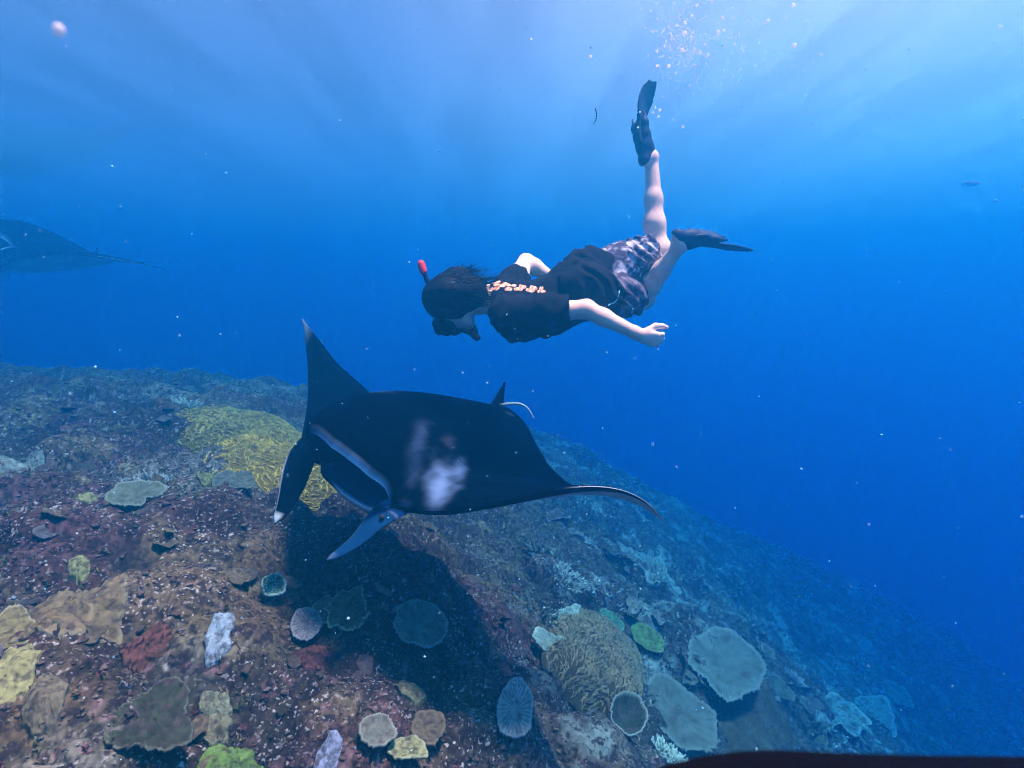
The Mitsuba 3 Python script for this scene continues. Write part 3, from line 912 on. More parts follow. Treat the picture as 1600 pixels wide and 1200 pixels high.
class Ray:
    """A ray in its own frame (x to the head, y to its left, z up; half span 1) and where it hangs in the water."""

    def __init__(self, rotvec, at_, size, left, right, fat=1.0):
        self.fat = fat
        self.R, self.o, self.s = Rotation.from_rotvec(rotvec).as_matrix(), np.asarray(at_, float), size
        self.w = {1: self._wing(*left), -1: self._wing(*right)}

    def _wing(self, a, b, c, tw, d=0, tw2=0):
        th = a + b * SS + c * SS ** 2 + d * SS ** 3
        th = np.where(SS < .15, th * SS / .15, th)
        y = np.concatenate([[0], np.cumsum(np.cos(th[:-1]))]) / 100
        z = np.concatenate([[0], np.cumsum(np.sin(th[:-1]))]) / 100
        return y, z, th, tw * SS + tw2 * SS ** 2

    def local(self, s, x, h):
        """Point at span s (-1..1), chord position x, height h above the mid surface."""
        sd = np.where(s < 0, -1, 1)
        a = np.abs(s)
        y, z, th, tw = [np.where(s < 0, np.interp(a, SS, self.w[-1][k]), np.interp(a, SS, self.w[1][k])) for k in range(4)]
        p = np.stack([x * np.cos(tw), sd * y, z + x * np.sin(tw)], -1)
        n = np.stack([-np.sin(tw) * np.cos(th), -sd * np.sin(th), np.cos(th) * np.cos(tw)], -1)
        return p + n * h[..., None]

    def place(self, p):
        return (np.asarray(p) * self.s) @ self.R.T + self.o

    def body(self):
        sp = np.sin(np.linspace(-1, 1, 201) * np.pi / 2) * 0.55 + np.linspace(-1, 1, 201) * 0.45
        a = np.abs(sp)
        mw = 0.205
        op = np.sqrt(np.clip(1 - (a / mw) ** 2, 0, 1))
        xl, xt = LEAD(a) + .03 * op, TRAIL(a)
        tu, tb = TOPT(a) * self.fat, BOTT(a)
        nc, nt, nb = 12, 44, 30
        naca = lambda q: np.maximum(10 * (.2969 * np.sqrt(q) - .126 * q - .3516 * q ** 2 + .2843 * q ** 3 - .1036 * q ** 4), 0.004)  # noqa: E731
        rows_x, rows_h, tag = [], [], []
        up, dn = 0.142 * op ** .75, -0.048 * op
        xlo = xl - 0.035 * op
        back = xl - 0.30 * op - 0.004
        for k in 1 - (1 - np.linspace(0, 1, nc, endpoint=False)) ** 3:            # roof of the mouth, inside to lip
            rows_x.append(back + (xl - back) * k)
            rows_h.append(np.minimum(up * (0.25 + 0.75 * k), up) - 0.010 * op * (1 - k))
            tag.append(('in', k))
        for k in np.linspace(0, 1, nt):                            # back: lip to trailing edge
            q = k ** 1.6
            rows_x.append(xl + (xt - xl) * q)
            rows_h.append(up * (1 - q) ** 2 + tu * naca((q)) * (1 - 0.35 * op * (1 - q) ** 4))
            tag.append(('top', q))
        for k in np.linspace(0, 1, nb)[1:]:                        # belly: trailing edge to lower lip
            q = 1 - k ** 0.7
            q = (1 - k) ** 1.6
            rows_x.append(xlo + (xt - xlo) * q)
            rows_h.append(dn * (1 - q) ** 2 - tb * naca((q)))
            tag.append(('low', q))
        for k in 1 - (1 - np.linspace(1, 0, nc)[1:]) ** 3:                        # floor of the mouth
            rows_x.append(back + (xlo - back) * k)
            rows_h.append(dn * (0.3 + 0.7 * k) + 0.012 * op * (1 - k))
            tag.append(('in', k))
        X, H = np.array(rows_x), np.array(rows_h)
        S = np.broadcast_to(sp, X.shape)
        P = self.local(S, X, H)
        f = tris(grid_faces(len(X), len(sp)))
        n = len(sp)
        m = len(X)
        seam = tris(np.stack([np.arange(n - 1) + (m - 1) * n, np.arange(1, n) + (m - 1) * n, np.arange(1, n), np.arange(n - 1)], -1))
        f = np.vstack([f, seam])
        # colours
        dark = np.array((.0004, .0022, .0080))
        C = np.zeros(P.shape) + dark
        C = C * (0.7 + 0.6 * fb(np.stack([S, X, 0 * X], -1), .06, 3, 4))[..., None]
        for i, (kind, q) in enumerate(tag):
            if kind == 'low':
                w = np.array((.50, .52, .55)) * (0.85 + 0.3 * fb(np.stack([S[i], X[i], 0 * X[i]], -1), .1, 3, 5))[:, None]
                C[i] = lerp(C[i], w, sstep(0.985, 0.93, q) * 0.9 * sstep(0.0, 0.10, q - .03 - .10 * sstep(.2, .35, a)))
            if kind == 'in':
                C[i] = lerp(np.array((.004, .010, .030)), np.array((.012, .040, .11)), q) + 0 * C[i]
        tp = np.array([t[0] == 'top' for t in tag])
        nz = fb(np.stack([S, X, 0 * X], -1), .035, 4, 6) - .5
        nz2 = fb(np.stack([S * 1.5, X, 0 * X], -1), .15, 3, 7) - .5
        for (s0, x0, ds, dx, ang, tone, amt) in (PATCHES if self.fat == 1.0 else FAINT):
            u, w = S - s0, X - x0
            c, s_ = math.cos(ang), math.sin(ang)
            e = np.hypot((u * c + w * s_) / ds, (-u * s_ + w * c) / dx) + 0.9 * nz + 0.5 * nz2
            k = amt * (1 - sstep(0.05, 1.3, e)) * tp[:, None]
            C = lerp(C, np.array(tone), k)
        # pale lips
        li = nc
        for j, wgt in ((li - 2, .35), (li - 1, .95), (li, 1.0), (li + 1, .5), (li + 2, .15)):
            k = wgt * op ** .3 * (op > 0) * sstep(-0.13, 0.05, sp) * (0.55 + 0.9 * fb(np.stack([sp, 0 * sp, 0 * sp], -1), .02, 2, 8))
            C[j] = lerp(C[j], (.45, .68, .95), np.clip(1.3 * k, 0, 1))
        lo = m - nc + 1
        for j, wgt in ((lo - 2, .3), (lo - 1, .95), (lo, .9), (lo + 1, .6), (lo + 2, .3)):
            k = wgt * (op > 0) * sstep(-0.09, 0.0, sp)
            C[j] = lerp(C[j], (.50, .68, .92), np.clip(1.2 * k, 0, 1))
        # pale edge of the tips
        for j, wgt in ((nc, .9), (nc + 1, .7), (nc + 2, .3)):
            C[j] = lerp(C[j], (.42, .46, .52), wgt * sstep(.72, .8, a))
        tipk = sstep(.95, .985, a) * (sp < 0)
        C = lerp(C, (.34, .40, .46), 0.8 * tipk[None] * np.ones(X.shape))
        return self.place(P.reshape(-1, 3)), f, np.clip(C.reshape(-1, 3), .0003, .8)


PATCHES = [(.305, .16, .125, .046, .856, (.12, .19, .36), .9), (.302, .068, .09, .032, .856, (.08, .14, .28), .75), (.17, .15, .10, .030, .856, (.05, .085, .17), .7),
           (.19, .02, .02, .03, 0, (.06, .06, .09), .6), (-.19, .20, .045, .05, .9, (.15, .17, .28), .8), (-.10, .10, .03, .07, .9, (.03, .04, .07), .8),
           (.265, .285, .035, .03, 0, (.20, .28, .48), .95), (-.03, -.41, .02, .03, 0, (.10, .16, .22), .7), (.06, -.45, .05, .010, -.5, (.12, .16, .22), .7)]
FAINT = [(0, 0, .01, .01, 0, (.01, .01, .01), 0)]


def blade(line, halfw, wide, thick, nu=30, nv=14):
    """A flattened paddle along a line: wide = direction of its width at each point."""
    p = np.asarray(line)
    t = unit(np.gradient(p, axis=0))
    W = unit(wide - t * (wide * t).sum(1, keepdims=True))
    N = np.cross(t, W)
    g = np.arange(nv) * 2 * np.pi / nv
    v = p[:, None] + W[:, None] * (halfw[:, None] * np.cos(g))[..., None] + N[:, None] * (thick[:, None] * np.sin(g))[..., None]
    v = np.vstack([v.reshape(-1, 3), p[:1], p[-1:]])
    f = tris(grid_faces(len(p), nv, True))
    k, n = np.arange(nv), len(p) * nv
    f = np.vstack([f, np.stack([k * 0 + n, (k + 1) % nv, k], 1), np.stack([k * 0 + n + 1, n - nv + k, n - nv + (k + 1) % nv], 1)])
    return v, f


def lobe(root, pts, halfw, wide, thick=.018, pale_side=None, tip=(.55, .60, .66), dark=(.0006, .003, .010)):
    line = spline(pts, 34)
    u = np.linspace(0, 1, 34)
    hw = np.interp(u, np.linspace(0, 1, len(halfw)), halfw) * np.sqrt(np.clip((1 - u) / .06, 0.02, 1))
    th = thick * (1 - .6 * u) * np.sqrt(np.clip((1 - u) / .05, .05, 1))
    W = np.tile(np.asarray(wide, float), (34, 1)) if np.ndim(wide) == 1 else np.asarray(wide)[np.minimum((u * len(wide)).astype(int), len(wide) - 1)]
    v, f = blade(line, hw, W, th, nv=20)
    g = np.cos(np.arange(20) * 2 * np.pi / 20)
    C = np.tile(np.array(dark), (34, 20, 1))
    U = np.broadcast_to(u[:, None], (34, 20))
    C = lerp(C, np.array(tip), sstep(.88, .93, U) * sstep(-.9, -.1, g)[None] * .9)
    C = lerp(C, np.array((.40, .44, .58)), np.clip(sstep(.84, .97, g)[None] * sstep(.12, .4, U), 0, 1))
    if pale_side is not None:
        C = lerp(C, np.array((.22, .32, .62)), .9 * (1 - sstep(.10, .24, U)) * sstep(.02, .06, U))
        sn = np.sin(np.arange(20) * 2 * np.pi / 20) * pale_side
        C = lerp(C, np.array((.004, .035, .11)), sstep(.05, .4, sn)[None] * sstep(0.1, .3, U) * .9)
    k = key('cephalic_lobe', root)
    put(k, (v, f), 'mat_ray', True, np.vstack([C.reshape(-1, 3), C[0].mean(0)[None], C[-1].mean(0)[None]]).clip(.0003, .8))
    return k


def dorsal(r, root):
    t = np.linspace(0, 1, 14)
    x0, x1, tipx, hgt = -.36, -.49, -.475, .115
    rows = []
    for k in t:
        lead, trail = x0 + (tipx - x0) * k ** .75, x1 + (tipx - 0.012 - x1) * k
        q = np.concatenate([np.linspace(0, 1, 9), np.linspace(1, 0, 9)[1:-1]])
        sgn = np.concatenate([np.ones(9), -np.ones(7)])
        rows.append(np.stack([lead + (trail - lead) * q, sgn * .016 * (1 - .85 * k) * np.sin(np.pi * np.clip(q, 0, 1)) ** .7, np.full(16, .02 + hgt * k)], -1))
    V = np.array(rows).reshape(-1, 3)
    f = tris(grid_faces(14, 16, True))
    k = key('dorsal_fin', root)
    put(k, (r.place(V), f), 'mat_ray', True, np.tile((.010, .011, .016), (len(V), 1)))


# the large ray in the middle
MR = Ray([0.03455, 0.39179, -2.24353], [-0.45551, 2.56641, -0.66556], 1.27430,
         (-0.3258, 1.81084, -0.01441, 0.12799, -0.84077, 0.79262), (-0.58895, 0.71172, 0.19816, 0.72096, -0.01721, -1.90647))
ray_big = key('manta_ray')
v, f, c = MR.body()
put(ray_big + '__body', (v, f), 'mat_ray', True, c)
say(ray_big, 'big black manta ray with pale shoulder patches gliding over the reef, mouth open', 'manta ray')
dm = float(MR.place([.30, 0, 0]) @ CF)
dl, dr_ = float(MR.place(MR.local(np.array([.18]), np.array([.29]), np.array([0.0])))[0] @ CF), float(MR.place(MR.local(np.array([-.18]), np.array([.29]), np.array([0.0])))[0] @ CF)
lobe(ray_big, [at(488, 690, dr_ + .06), at(470, 718, dr_ - .01), at(459, 752, dr_ - .08), at(446, 788, dr_ - .13), at(430, 817, dr_ - .17)], [.055, .066, .064, .056, .038, .017],
     at(0, 0, 0) + (-CX * .93 - CD * .37 + CF * .25), thick=.022)
lobe(ray_big, [at(628, 790, dl + .05), at(604, 800, dl - .0), at(580, 822, dl - .06), at(556, 846, dl - .11), at(532, 863, dl - .15), at(511, 875, dl - .18)], [.052, .060, .056, .046, .034, .022, .012],
     (-CX * .25 - CD * .50 + CF * .80), thick=.014, pale_side=-1)
dorsal(MR, ray_big)
tl = spline([MR.place([-.46, 0, .03]), at(792, 632, 2.98), at(808, 631, 2.98), at(822, 636, 2.97), at(830, 646, 2.96), at(834, 653, 2.95)], 40)
put(key('tail', ray_big), tube(tl, np.linspace(.014, .0022, 40), 8), 'mat_ray', True, np.vstack([lerp((.02, .02, .03), (.62, .66, .62), sstep(0.1, .3, np.repeat(np.linspace(0, 1, 40), 8))), [[.02] * 3, [.5] * 3]]))
labels[ray_big + '__tail'] = {'label': 'thin pale whip tail'}
ek = key('eye', ray_big)
put(ek, trimesh.creation.icosphere(3, .011).apply_translation(at(597, 808, dl - .055)), 'mat_ray', True, np.tile((.03, .03, .03), (642, 1)))

# ---------------------------------------------------------------- the snorkeller
HD = 0.005
LSH, RSH = at(806, 491, 2.39), at(795, 453, 2.67)
NECK = at(764, 466, 2.54)
LHIP, RHIP = at(918, 461, 2.45), at(915, 434, 2.60)
PEL = (LHIP + RHIP) / 2
LEL, LWR = at(916, 483, 2.34), at(1001, 524, 2.31)
REL, RWR = at(822, 409, 2.86), at(863, 434, 2.84)
RKN, RAN = at(1029, 391, 2.70), at(1018, 246, 2.70)
LKN, LAN = at(1004, 466, 2.72), at(1061, 385, 2.50)
SP = unit(NECK - PEL)                                  # towards the head
LAT = unit(RSH - LSH)
BACK = unit(np.cross(LAT, SP))
if BACK @ np.array([0, 0, 1.0]) < 0:
    BACK = -BACK
LAT = unit(np.cross(SP, BACK)) * np.sign(np.cross(SP, BACK) @ (RSH - LSH))
HEAD = at(706, 476, 2.52)
CROWN = unit(-CX * .93 - CD * .22 + CF * .02)
FACE = unit(-CX * .24 + CD * .90 + CF * .30)
FACE = unit(FACE - CROWN * (FACE @ CROWN))
EAR = np.cross(CROWN, FACE)                            # towards one ear
if EAR @ CF > 0:
    EAR = -EAR                                         # EAR: the ear on the camera's side
hp = lambda c, f, e=0.0: HEAD + CROWN * c + FACE * f + EAR * e  # noqa: E731

pts = np.array([LSH, RSH, LHIP, RHIP, LEL, LWR, REL, RWR, RKN, RAN, LKN, LAN, HEAD, hp(.15, 0), hp(-.15, .15), at(1035, 535, 2.3), at(1018, 225, 2.7)])
F = Field(pts.min(0) - .13, pts.max(0) + .13, HD)
# trunk
chest, waist, pelv = at(806, 477, 2.54), at(854, 474, 2.53), PEL + SP * .01
for sd in (-1, 1):
    F.chain([NECK * .86 + PEL * .14 + LAT * sd * .085 - BACK * .03, chest + LAT * sd * .075 - BACK * .03, waist + LAT * sd * .055 - BACK * .01, pelv + LAT * sd * .065], [.070, .084, .064, .080], .05)
F.chain([NECK + SP * .02 - BACK * .0, chest, waist, pelv], [.05, .080, .060, .078], .05)
# neck and head
F.chain([NECK - SP * .02, NECK * .5 + hp(-.06, -.02) * .5, hp(-.05, -.02)], [.062, .055, .056], .03)
F.ball(hp(.012, -.008), (.098, .098, .078), np.stack([CROWN, FACE, EAR]), .03)
F.chain([hp(-.035, .045), hp(-.092, .072)], [.052, .026], .03)
F.chain([hp(-.03, .0, .05), hp(-.085, .055, .025)], [.032, .022], .025)
F.chain([hp(-.03, .0, -.05), hp(-.085, .055, -.025)], [.032, .022], .025)
F.chain([hp(.0, .092), hp(-.036, .112)], [.010, .015], .012)                       # nose
F.chain([hp(-.062, .092, .016), hp(-.062, .092, -.016)], [.009, .009], .008)        # lips
F.chain([hp(-.071, .090, .013), hp(-.071, .090, -.013)], [.009, .009], .006)
F.chain([hp(.02, .083, .035), hp(.02, .083, -.035)], [.014, .014], .02)             # brow
for e in (-1, 1):
    F.ball(hp(-.012, -.005, e * .079), (.030, .018, .010), np.stack([CROWN, FACE, EAR]), .008)
# arms
F.chain([LSH, LSH * .5 + LEL * .5, LEL], [.060, .047, .038], .04)
F.chain([LEL, LEL * .68 + LWR * .32, LWR * .9 + LEL * .1, LWR], [.037, .035, .025, .023], .02)
F.chain([RSH, RSH * .5 + REL * .5, REL], [.060, .047, .039], .04)
F.chain([REL, REL * .68 + RWR * .32, RWR], [.039, .040, .026], .02)
# legs
for HIP, KN, AN in ((RHIP, RKN, RAN), (LHIP, LKN, LAN)):
    F.chain([HIP, HIP * .5 + KN * .5, KN], [.094, .068, .050], .04)
    calf = unit(np.cross(np.cross(unit(AN - KN), unit(HIP - KN)), unit(AN - KN)))
    F.chain([KN, KN * .72 + AN * .28 + calf * .012, KN * .45 + AN * .55 + calf * .006, AN], [.046, .049, .039, .030], .03)
    F.ball(KN - calf * .012, .046, k=.03)
# buttocks
for HIP in (RHIP, LHIP):
    F.ball(HIP + BACK * .030, .076, k=.04)


def hand(W, fore, up, out, curl, big=1.0, thumb_in=0.5):
    """A hand on the wrist W: fore = along the forearm, up = from little finger to index, out = back of the hand."""
    fore = unit(fore)
    up = unit(up - fore * (up @ fore))
    out = unit(np.cross(fore, up)) * np.sign(np.cross(fore, up) @ out)
    base, s = [], big
    for i, (o, L) in enumerate(((.030, .040), (.010, .045), (-.010, .042), (-.028, .033))):
        kn = W + fore * (.082 - .004 * abs(i - 1)) * s + up * o * s + out * .004
        F.chain([W + fore * .012 + up * o * .55 * s, kn], [.018, .0125], .012)
        c = curl[i]
        d1 = unit(fore * math.cos(c[0]) - out * math.sin(c[0]) + up * o * 2.2)
        d2 = unit(fore * math.cos(c[0] + c[1]) - out * math.sin(c[0] + c[1]) + up * o * 2.2)
        d3 = unit(fore * math.cos(c[0] + c[1] + c[2]) - out * math.sin(c[0] + c[1] + c[2]) + up * o * 2.0)
        a = kn + d1 * L * s
        b = a + d2 * L * .64 * s
        e = b + d3 * L * .5 * s
        F.chain([kn, a, b, e], [.0112, .0096, .0086, .0075], .004)
    t0 = W + fore * .022 + up * .024 - out * .006
    t1 = t0 + (fore * .62 + up * .62 - out * .35) * .042
    t2 = t1 + unit(fore * .9 + up * .15 - out * .5 * thumb_in) * .032
    t3 = t2 + unit(fore * .95 - up * .1 - out * .5 * thumb_in) * .025
    F.chain([t0, t1, t2, t3], [.017, .0125, .0110, .0088], .008)


hand(LWR, unit(LWR - LEL) * .8 + CX * .5, -CD * .9 - CX * .3 - CF * .25, -CF * .8 - CD * .3, [(.55, 1.0, .6), (.6, 1.1, .6), (.65, 1.15, .65), (.7, 1.2, .65)], .76, 1.0)
hand(RWR, unit(RWR - REL) * .5 + CX * .8, -CD * .5 + CX * .5, CF, [(.3, .4, .3)] * 4, .9, .6)


# feet, inside the fins
def foot_frame(AN, KN, toe, sole):
    toe = unit(toe)
    sole = unit(sole - toe * (sole @ toe))
    return toe, sole, np.cross(toe, sole)


RT, RS, RW_ = foot_frame(RAN, RKN, -CD * .99 - CX * .10 + CF * .08, -CX * .95 - CF * .55)
LT, LS_, LW_ = foot_frame(LAN, LKN, CX * .97 - CD * .0 + CF * .22, -CD * .85 - CF * .55)
for AN, t, s in ((RAN, RT, RS), (LAN, LT, LS_)):
    F.chain([AN, AN - t * .022 + s * .042], [.031, .025], .02)
    F.chain([AN + s * .01, AN + t * .08 + s * .038, AN + t * .125 + s * .046], [.030, .020, .010], .02)

v, f = F.mesh()
v = smooth_mesh(v, f, 4)
skin = np.array((.76, .56, .48))
C = skin * (0.82 + 0.36 * fb(v, .06, 4, 1))[:, None]
C = lerp(C, (.66, .36, .30), .35 * sstep(.5, .75, fb(v, .10, 2, 2)))
C = lerp(C, (.60, .33, .28), 0.35 * sstep(.05, .02, np.linalg.norm(v - LEL, axis=1)))
C = lerp(C, (.50, .20, .19), .7 * sstep(.026, .012, np.linalg.norm(v - hp(-.066, .10), axis=1)))
person = key('person')
put(person + '__body', (v, f), 'mat_skin', True, C.clip(0, .8))
say(person, 'snorkeller in a black shirt swimming face down above the big ray', 'person')
for e in (-1, 1):
    k = key('eye', person)
    put(k, trimesh.creation.icosphere(2, .012).apply_translation(hp(.002, .084, e * .032)), 'mat_speck')

# black T-shirt: a loose shell with short sleeves
G = Field(np.array([NECK, PEL, LSH, RSH, LEL, REL]).min(0) - .19, np.array([NECK, PEL, LSH, RSH, LEL, REL]).max(0) + .19, .006)
hem = waist * .06 + PEL * .94
for sd in (-1, 1):
    G.chain([NECK * .88 + PEL * .12 + LAT * sd * .085 - BACK * .03, chest + LAT * sd * .085 - BACK * .035, waist + LAT * sd * .072 - BACK * .03, hem + LAT * sd * .078 - BACK * .02 - SP * .03], [.076, .090, .084, .092], .05)
# belly of the shirt sags
G.chain([chest - BACK * .05, waist - BACK * .06, hem - BACK * .05 - SP * .02], [.062, .060, .058], .06)
G.chain([NECK - SP * .005, chest, waist, hem - SP * .03], [.064, .093, .088, .098], .05)
G.chain([chest + BACK * .0, waist + BACK * .005, PEL + SP * .05 + BACK * .022, PEL + SP * .01 + BACK * .035], [.085, .082, .084, .088], .05)
G.chain([waist + LAT * .05, PEL + SP * .05 + BACK * .015 + LAT * .06], [.080, .092], .05)
LSE, RSE = LSH * .22 + LEL * .78, RSH * .52 + REL * .48
G.chain([LSH + (LSH - LEL) * .1, LSH * .55 + LEL * .45, LSE + (LSE - LSH) * .25], [.076, .068, .066], .05)
G.chain([RSH + (RSH - REL) * .1, RSH * .75 + REL * .25, RSE + (RSE - RSH) * .25], [.076, .066, .062], .05)
s = G.box(G.lo, G.lo + G.n * G.h)
p = G.pts(s)


def near(field, fn, r=.04):
    """A noise evaluated only close to the surface."""
    m = np.abs(field.d) < r
    out = np.zeros(field.d.shape, np.float32)
    out[m] = fn(p[m])
    return out


wr = near(G, lambda x: fb(x, .055, 2, 41) - .5)
wr2 = near(G, lambda x: np.sin((x @ (SP * .6 + BACK * .8)).astype(float) * 2 * np.pi / .047 + 7 * fb(x, .11, 2, 42)) * (fb(x, .15, 2, 43) ** 2))
d = G.d + .018 * wr + .010 * wr2


def half(p, o, n):
    return (p - o) @ n.astype(np.float32)


cut = half(p, hem - SP * .035, -SP) + .02 * near(G, lambda x: fb(x, .08, 2, 44) - .5)                     # open below the hem
cutn = half(p, NECK - SP * .012, SP)
cl = half(p, LSE, unit(LEL - LSH))


def near_arm(p, o, n, r):
    q = p - o
    a = q @ n
    return (np.linalg.norm(q - a[..., None] * n, axis=-1) < r) & (np.abs(a) < .2)


nearL = near_arm(p, LSE, unit(LEL - LSH), .088)
cr = half(p, RSE, unit(REL - RSH))
nearR = near_arm(p, RSE, unit(REL - RSH), .10)
d = np.maximum(d, cut)
d = np.maximum(d, np.where(np.linalg.norm(p - NECK, axis=-1) < .14, cutn, -1))
d = np.where((cl > -.03) & nearL, np.maximum(d, cl), d)
d = np.where((cr > -.03) & nearR, np.maximum(d, cr), d)
# hollow ends, so that each hem is a real edge
inner = G.d + .018 * wr + .010 * wr2 + .011
hol = np.minimum(np.where(nearL, -cl, 9), np.where(nearR, -cr, 9))
hol = np.minimum(hol, np.where(np.linalg.norm(p - hem, axis=-1) < .25, -cut, 9))
hol = np.minimum(hol, np.where(np.linalg.norm(p - NECK, axis=-1) < .14, -cutn, 9))
d = np.maximum(d, -np.maximum(inner, hol - .035))
G.d = d.astype(np.float32)
v, f = G.mesh()
v = smooth_mesh(v, f, 3)
SHIRT = trimesh.Trimesh(v, f, process=False)
C = np.array((.007, .009, .017)) * (.7 + .6 * fb(v, .02, 3, 45))[:, None]
shirt = key('t_shirt', person)
put(shirt, (v, f), 'mat_cloth', True, C)
labels[shirt] = {'label': 'black short sleeved shirt with orange print across the back'}

# knee length shorts: dark seat, pale speckled legs
S_ = Field(np.array([PEL, LKN, RKN]).min(0) - .27, np.array([PEL, LKN, RKN]).max(0) + .24, .006)
for sd in (-1, 1):
    S_.chain([PEL + SP * .085 + LAT * sd * .062, PEL + LAT * sd * .066], [.096, .108], .05)
RH, LH = RHIP * .10 + RKN * .90, LHIP * .17 + LKN * .83
S_.chain([RHIP, RHIP * .5 + RKN * .5, RH + (RH - RHIP) * .12], [.108, .098, .088], .04)
S_.chain([LHIP, LHIP * .5 + LKN * .5, LH + (LH - LHIP) * .12], [.106, .094, .084], .04)
for HIP in (RHIP, LHIP):
    S_.ball(HIP + BACK * .042, .096, k=.05)
p = S_.pts(S_.box(S_.lo, S_.lo + S_.n * S_.h))
ax = unit(RKN - RHIP)
fold = near(S_, lambda x: np.sin((x @ (ax * .8 + BACK * .5)).astype(float) * 2 * np.pi / .052 + 8 * fb(x, .10, 2, 51)) * sstep(.35, .6, fb(x, .12, 2, 52)))
disp = .014 * near(S_, lambda x: fb(x, .05, 2, 53) - .5) + .008 * fold
d = S_.d + disp
cr, cl = half(p, RH, ax), half(p, LH, unit(LKN - LHIP))
nr_, nl_ = np.linalg.norm(p - RH, axis=-1) < .14, np.linalg.norm(p - LH, axis=-1) < .14
cw = half(p, PEL + SP * .125, SP)
d = np.maximum(d, cw)
d = np.where(nr_, np.maximum(d, cr), d)
d = np.where(nl_, np.maximum(d, cl), d)
hol = np.minimum(np.where(nr_, -cr, 9), np.where(nl_, -cl, 9))
hol = np.minimum(hol, np.where(np.linalg.norm(p - PEL - SP * .125, axis=-1) < .2, -cw, 9))
d = np.maximum(d, -np.maximum(S_.d + disp + .011, hol - .03))
S_.d = d.astype(np.float32)
v, f = S_.mesh()
v = smooth_mesh(v, f, 3)
q1 = fb(v, .020, 3, 55)
q2 = fb(v, .055, 3, 56)
pt = sstep(.50, .66, .55 * q1 + .5 * q2)
cloth = lerp((.050, .050, .095), (.42, .44, .56), pt)
sr, sl = (v - RHIP) @ ax, (v - LHIP) @ unit(LKN - LHIP)
onr = np.linalg.norm(v - RHIP - np.clip(sr, 0, .4)[:, None] * ax, axis=1) < np.linalg.norm(v - LHIP - np.clip(sl, 0, .4)[:, None] * unit(LKN - LHIP), axis=1)
leg = np.where(onr, sr, sl - .05) + .10 * (q2 - .5)
C = lerp((.008, .010, .018), cloth, sstep(.095, .115, leg))
C = lerp(C, (.045, .04, .075), np.where(onr, 0, .75 * sstep(.08, .1, leg)))  # left leg darkened: shade under the right thigh painted into the cloth
shorts = key('shorts', person)
put(shorts, (v, f), 'mat_cloth', True, C.clip(.004, .8))
labels[shorts] = {'label': 'knee length shorts with a black seat and pale lavender speckled legs'}
SHORTS = trimesh.Trimesh(v, f, process=False)
sk = key('drawstring', shorts)
ln = spline([at(968, 468, 2.5), at(962, 484, 2.46), at(952, 491, 2.46), at(938, 492, 2.44)], 16)


def on_surface(mesh, px, py):
    """The first point of the mesh along the line of sight through a pixel, and its normal."""
    d = unit(ray(px, py))
    loc, _, tri = mesh.ray.intersects_location([[0, 0, 0]], [d], multiple_hits=True)
    if len(loc) == 0:
        return None, None
    k = np.argmin(np.linalg.norm(loc, axis=1))
    n = mesh.face_normals[tri[k]]
    return loc[k], n if n @ d < 0 else -n


dp = []
for a, b in ((966, 455), (965, 462), (962, 469), (957, 474), (950, 477)):
    q, n = on_surface(SHORTS, a, b)
    if q is not None:
        dp.append(q + n * .004)
if len(dp) > 2:
    put(sk, tube(spline(dp, 14), .0022, 6), 'mat_speck')

# faded orange print across the back: loose strokes lying on the cloth
strokes = [[(770, 443), (776, 441), (782, 442)], [(771, 447), (778, 446), (784, 447), (789, 449)], [(770, 452), (776, 451), (780, 453)], [(786, 443), (792, 445), (797, 448)], [(789, 453), (795, 452), (800, 454)],
           [(800, 446), (806, 448)], [(803, 453), (810, 452), (816, 453)], [(811, 447), (817, 449), (822, 449)], [(822, 453), (829, 455), (835, 455)], [(828, 449), (834, 450), (839, 453)], [(840, 456), (846, 456), (852, 457)], [(843, 451), (849, 452)]]
pv, pf, pc, o = [], [], [], 0
for st in strokes:
    L = spline(np.array(st, float), 14) if len(st) > 3 else np.array([np.interp(np.linspace(0, len(st) - 1, 14), np.arange(len(st)), [q[i] for q in st]) for i in (0, 1)]).T
    row = []
    for a, b in L:
        q, n = on_surface(SHIRT, a, b)
        if q is not None:
            row.append((q, n))
    if len(row) < 3:
        continue
    Q, N = np.array([r[0] for r in row]), unit(np.array([r[1] for r in row]).mean(0))
    t = unit(np.gradient(Q, axis=0))
    sd = unit(np.cross(t, N)) * (.0095 * (.6 + .5 * np.sin(np.linspace(0, np.pi, len(Q))) + .15 * np.sin(np.arange(len(Q)) * .8)))[:, None]
    for h in (.0035, .0005):
        pv += [Q + sd + N * h, Q - sd + N * h]
    n = len(Q)
    i = np.arange(n - 1)
    rows4 = [0, 1, 3, 2]
    for a, b in ((0, 1), (1, 3), (3, 2), (2, 0)):
        pf.append(np.stack([a * n + i, a * n + i + 1, b * n + i + 1, b * n + i], 1) + o)
    o += 4 * n
    pc.append(np.tile(lerp((.75, .20, .07), (.8, .62, .5), np.clip(.5 + .5 * np.sin(np.arange(n) * .9 + o), 0, 1)), (4, 1)))
if pv:
    pk = key('print', shirt)
    put(pk, (np.vstack(pv), tris(np.vstack(pf))), 'mat_print', True, np.vstack(pc))
    labels[pk] = {'label': 'orange and pale lettering, foreshortened across the back'}

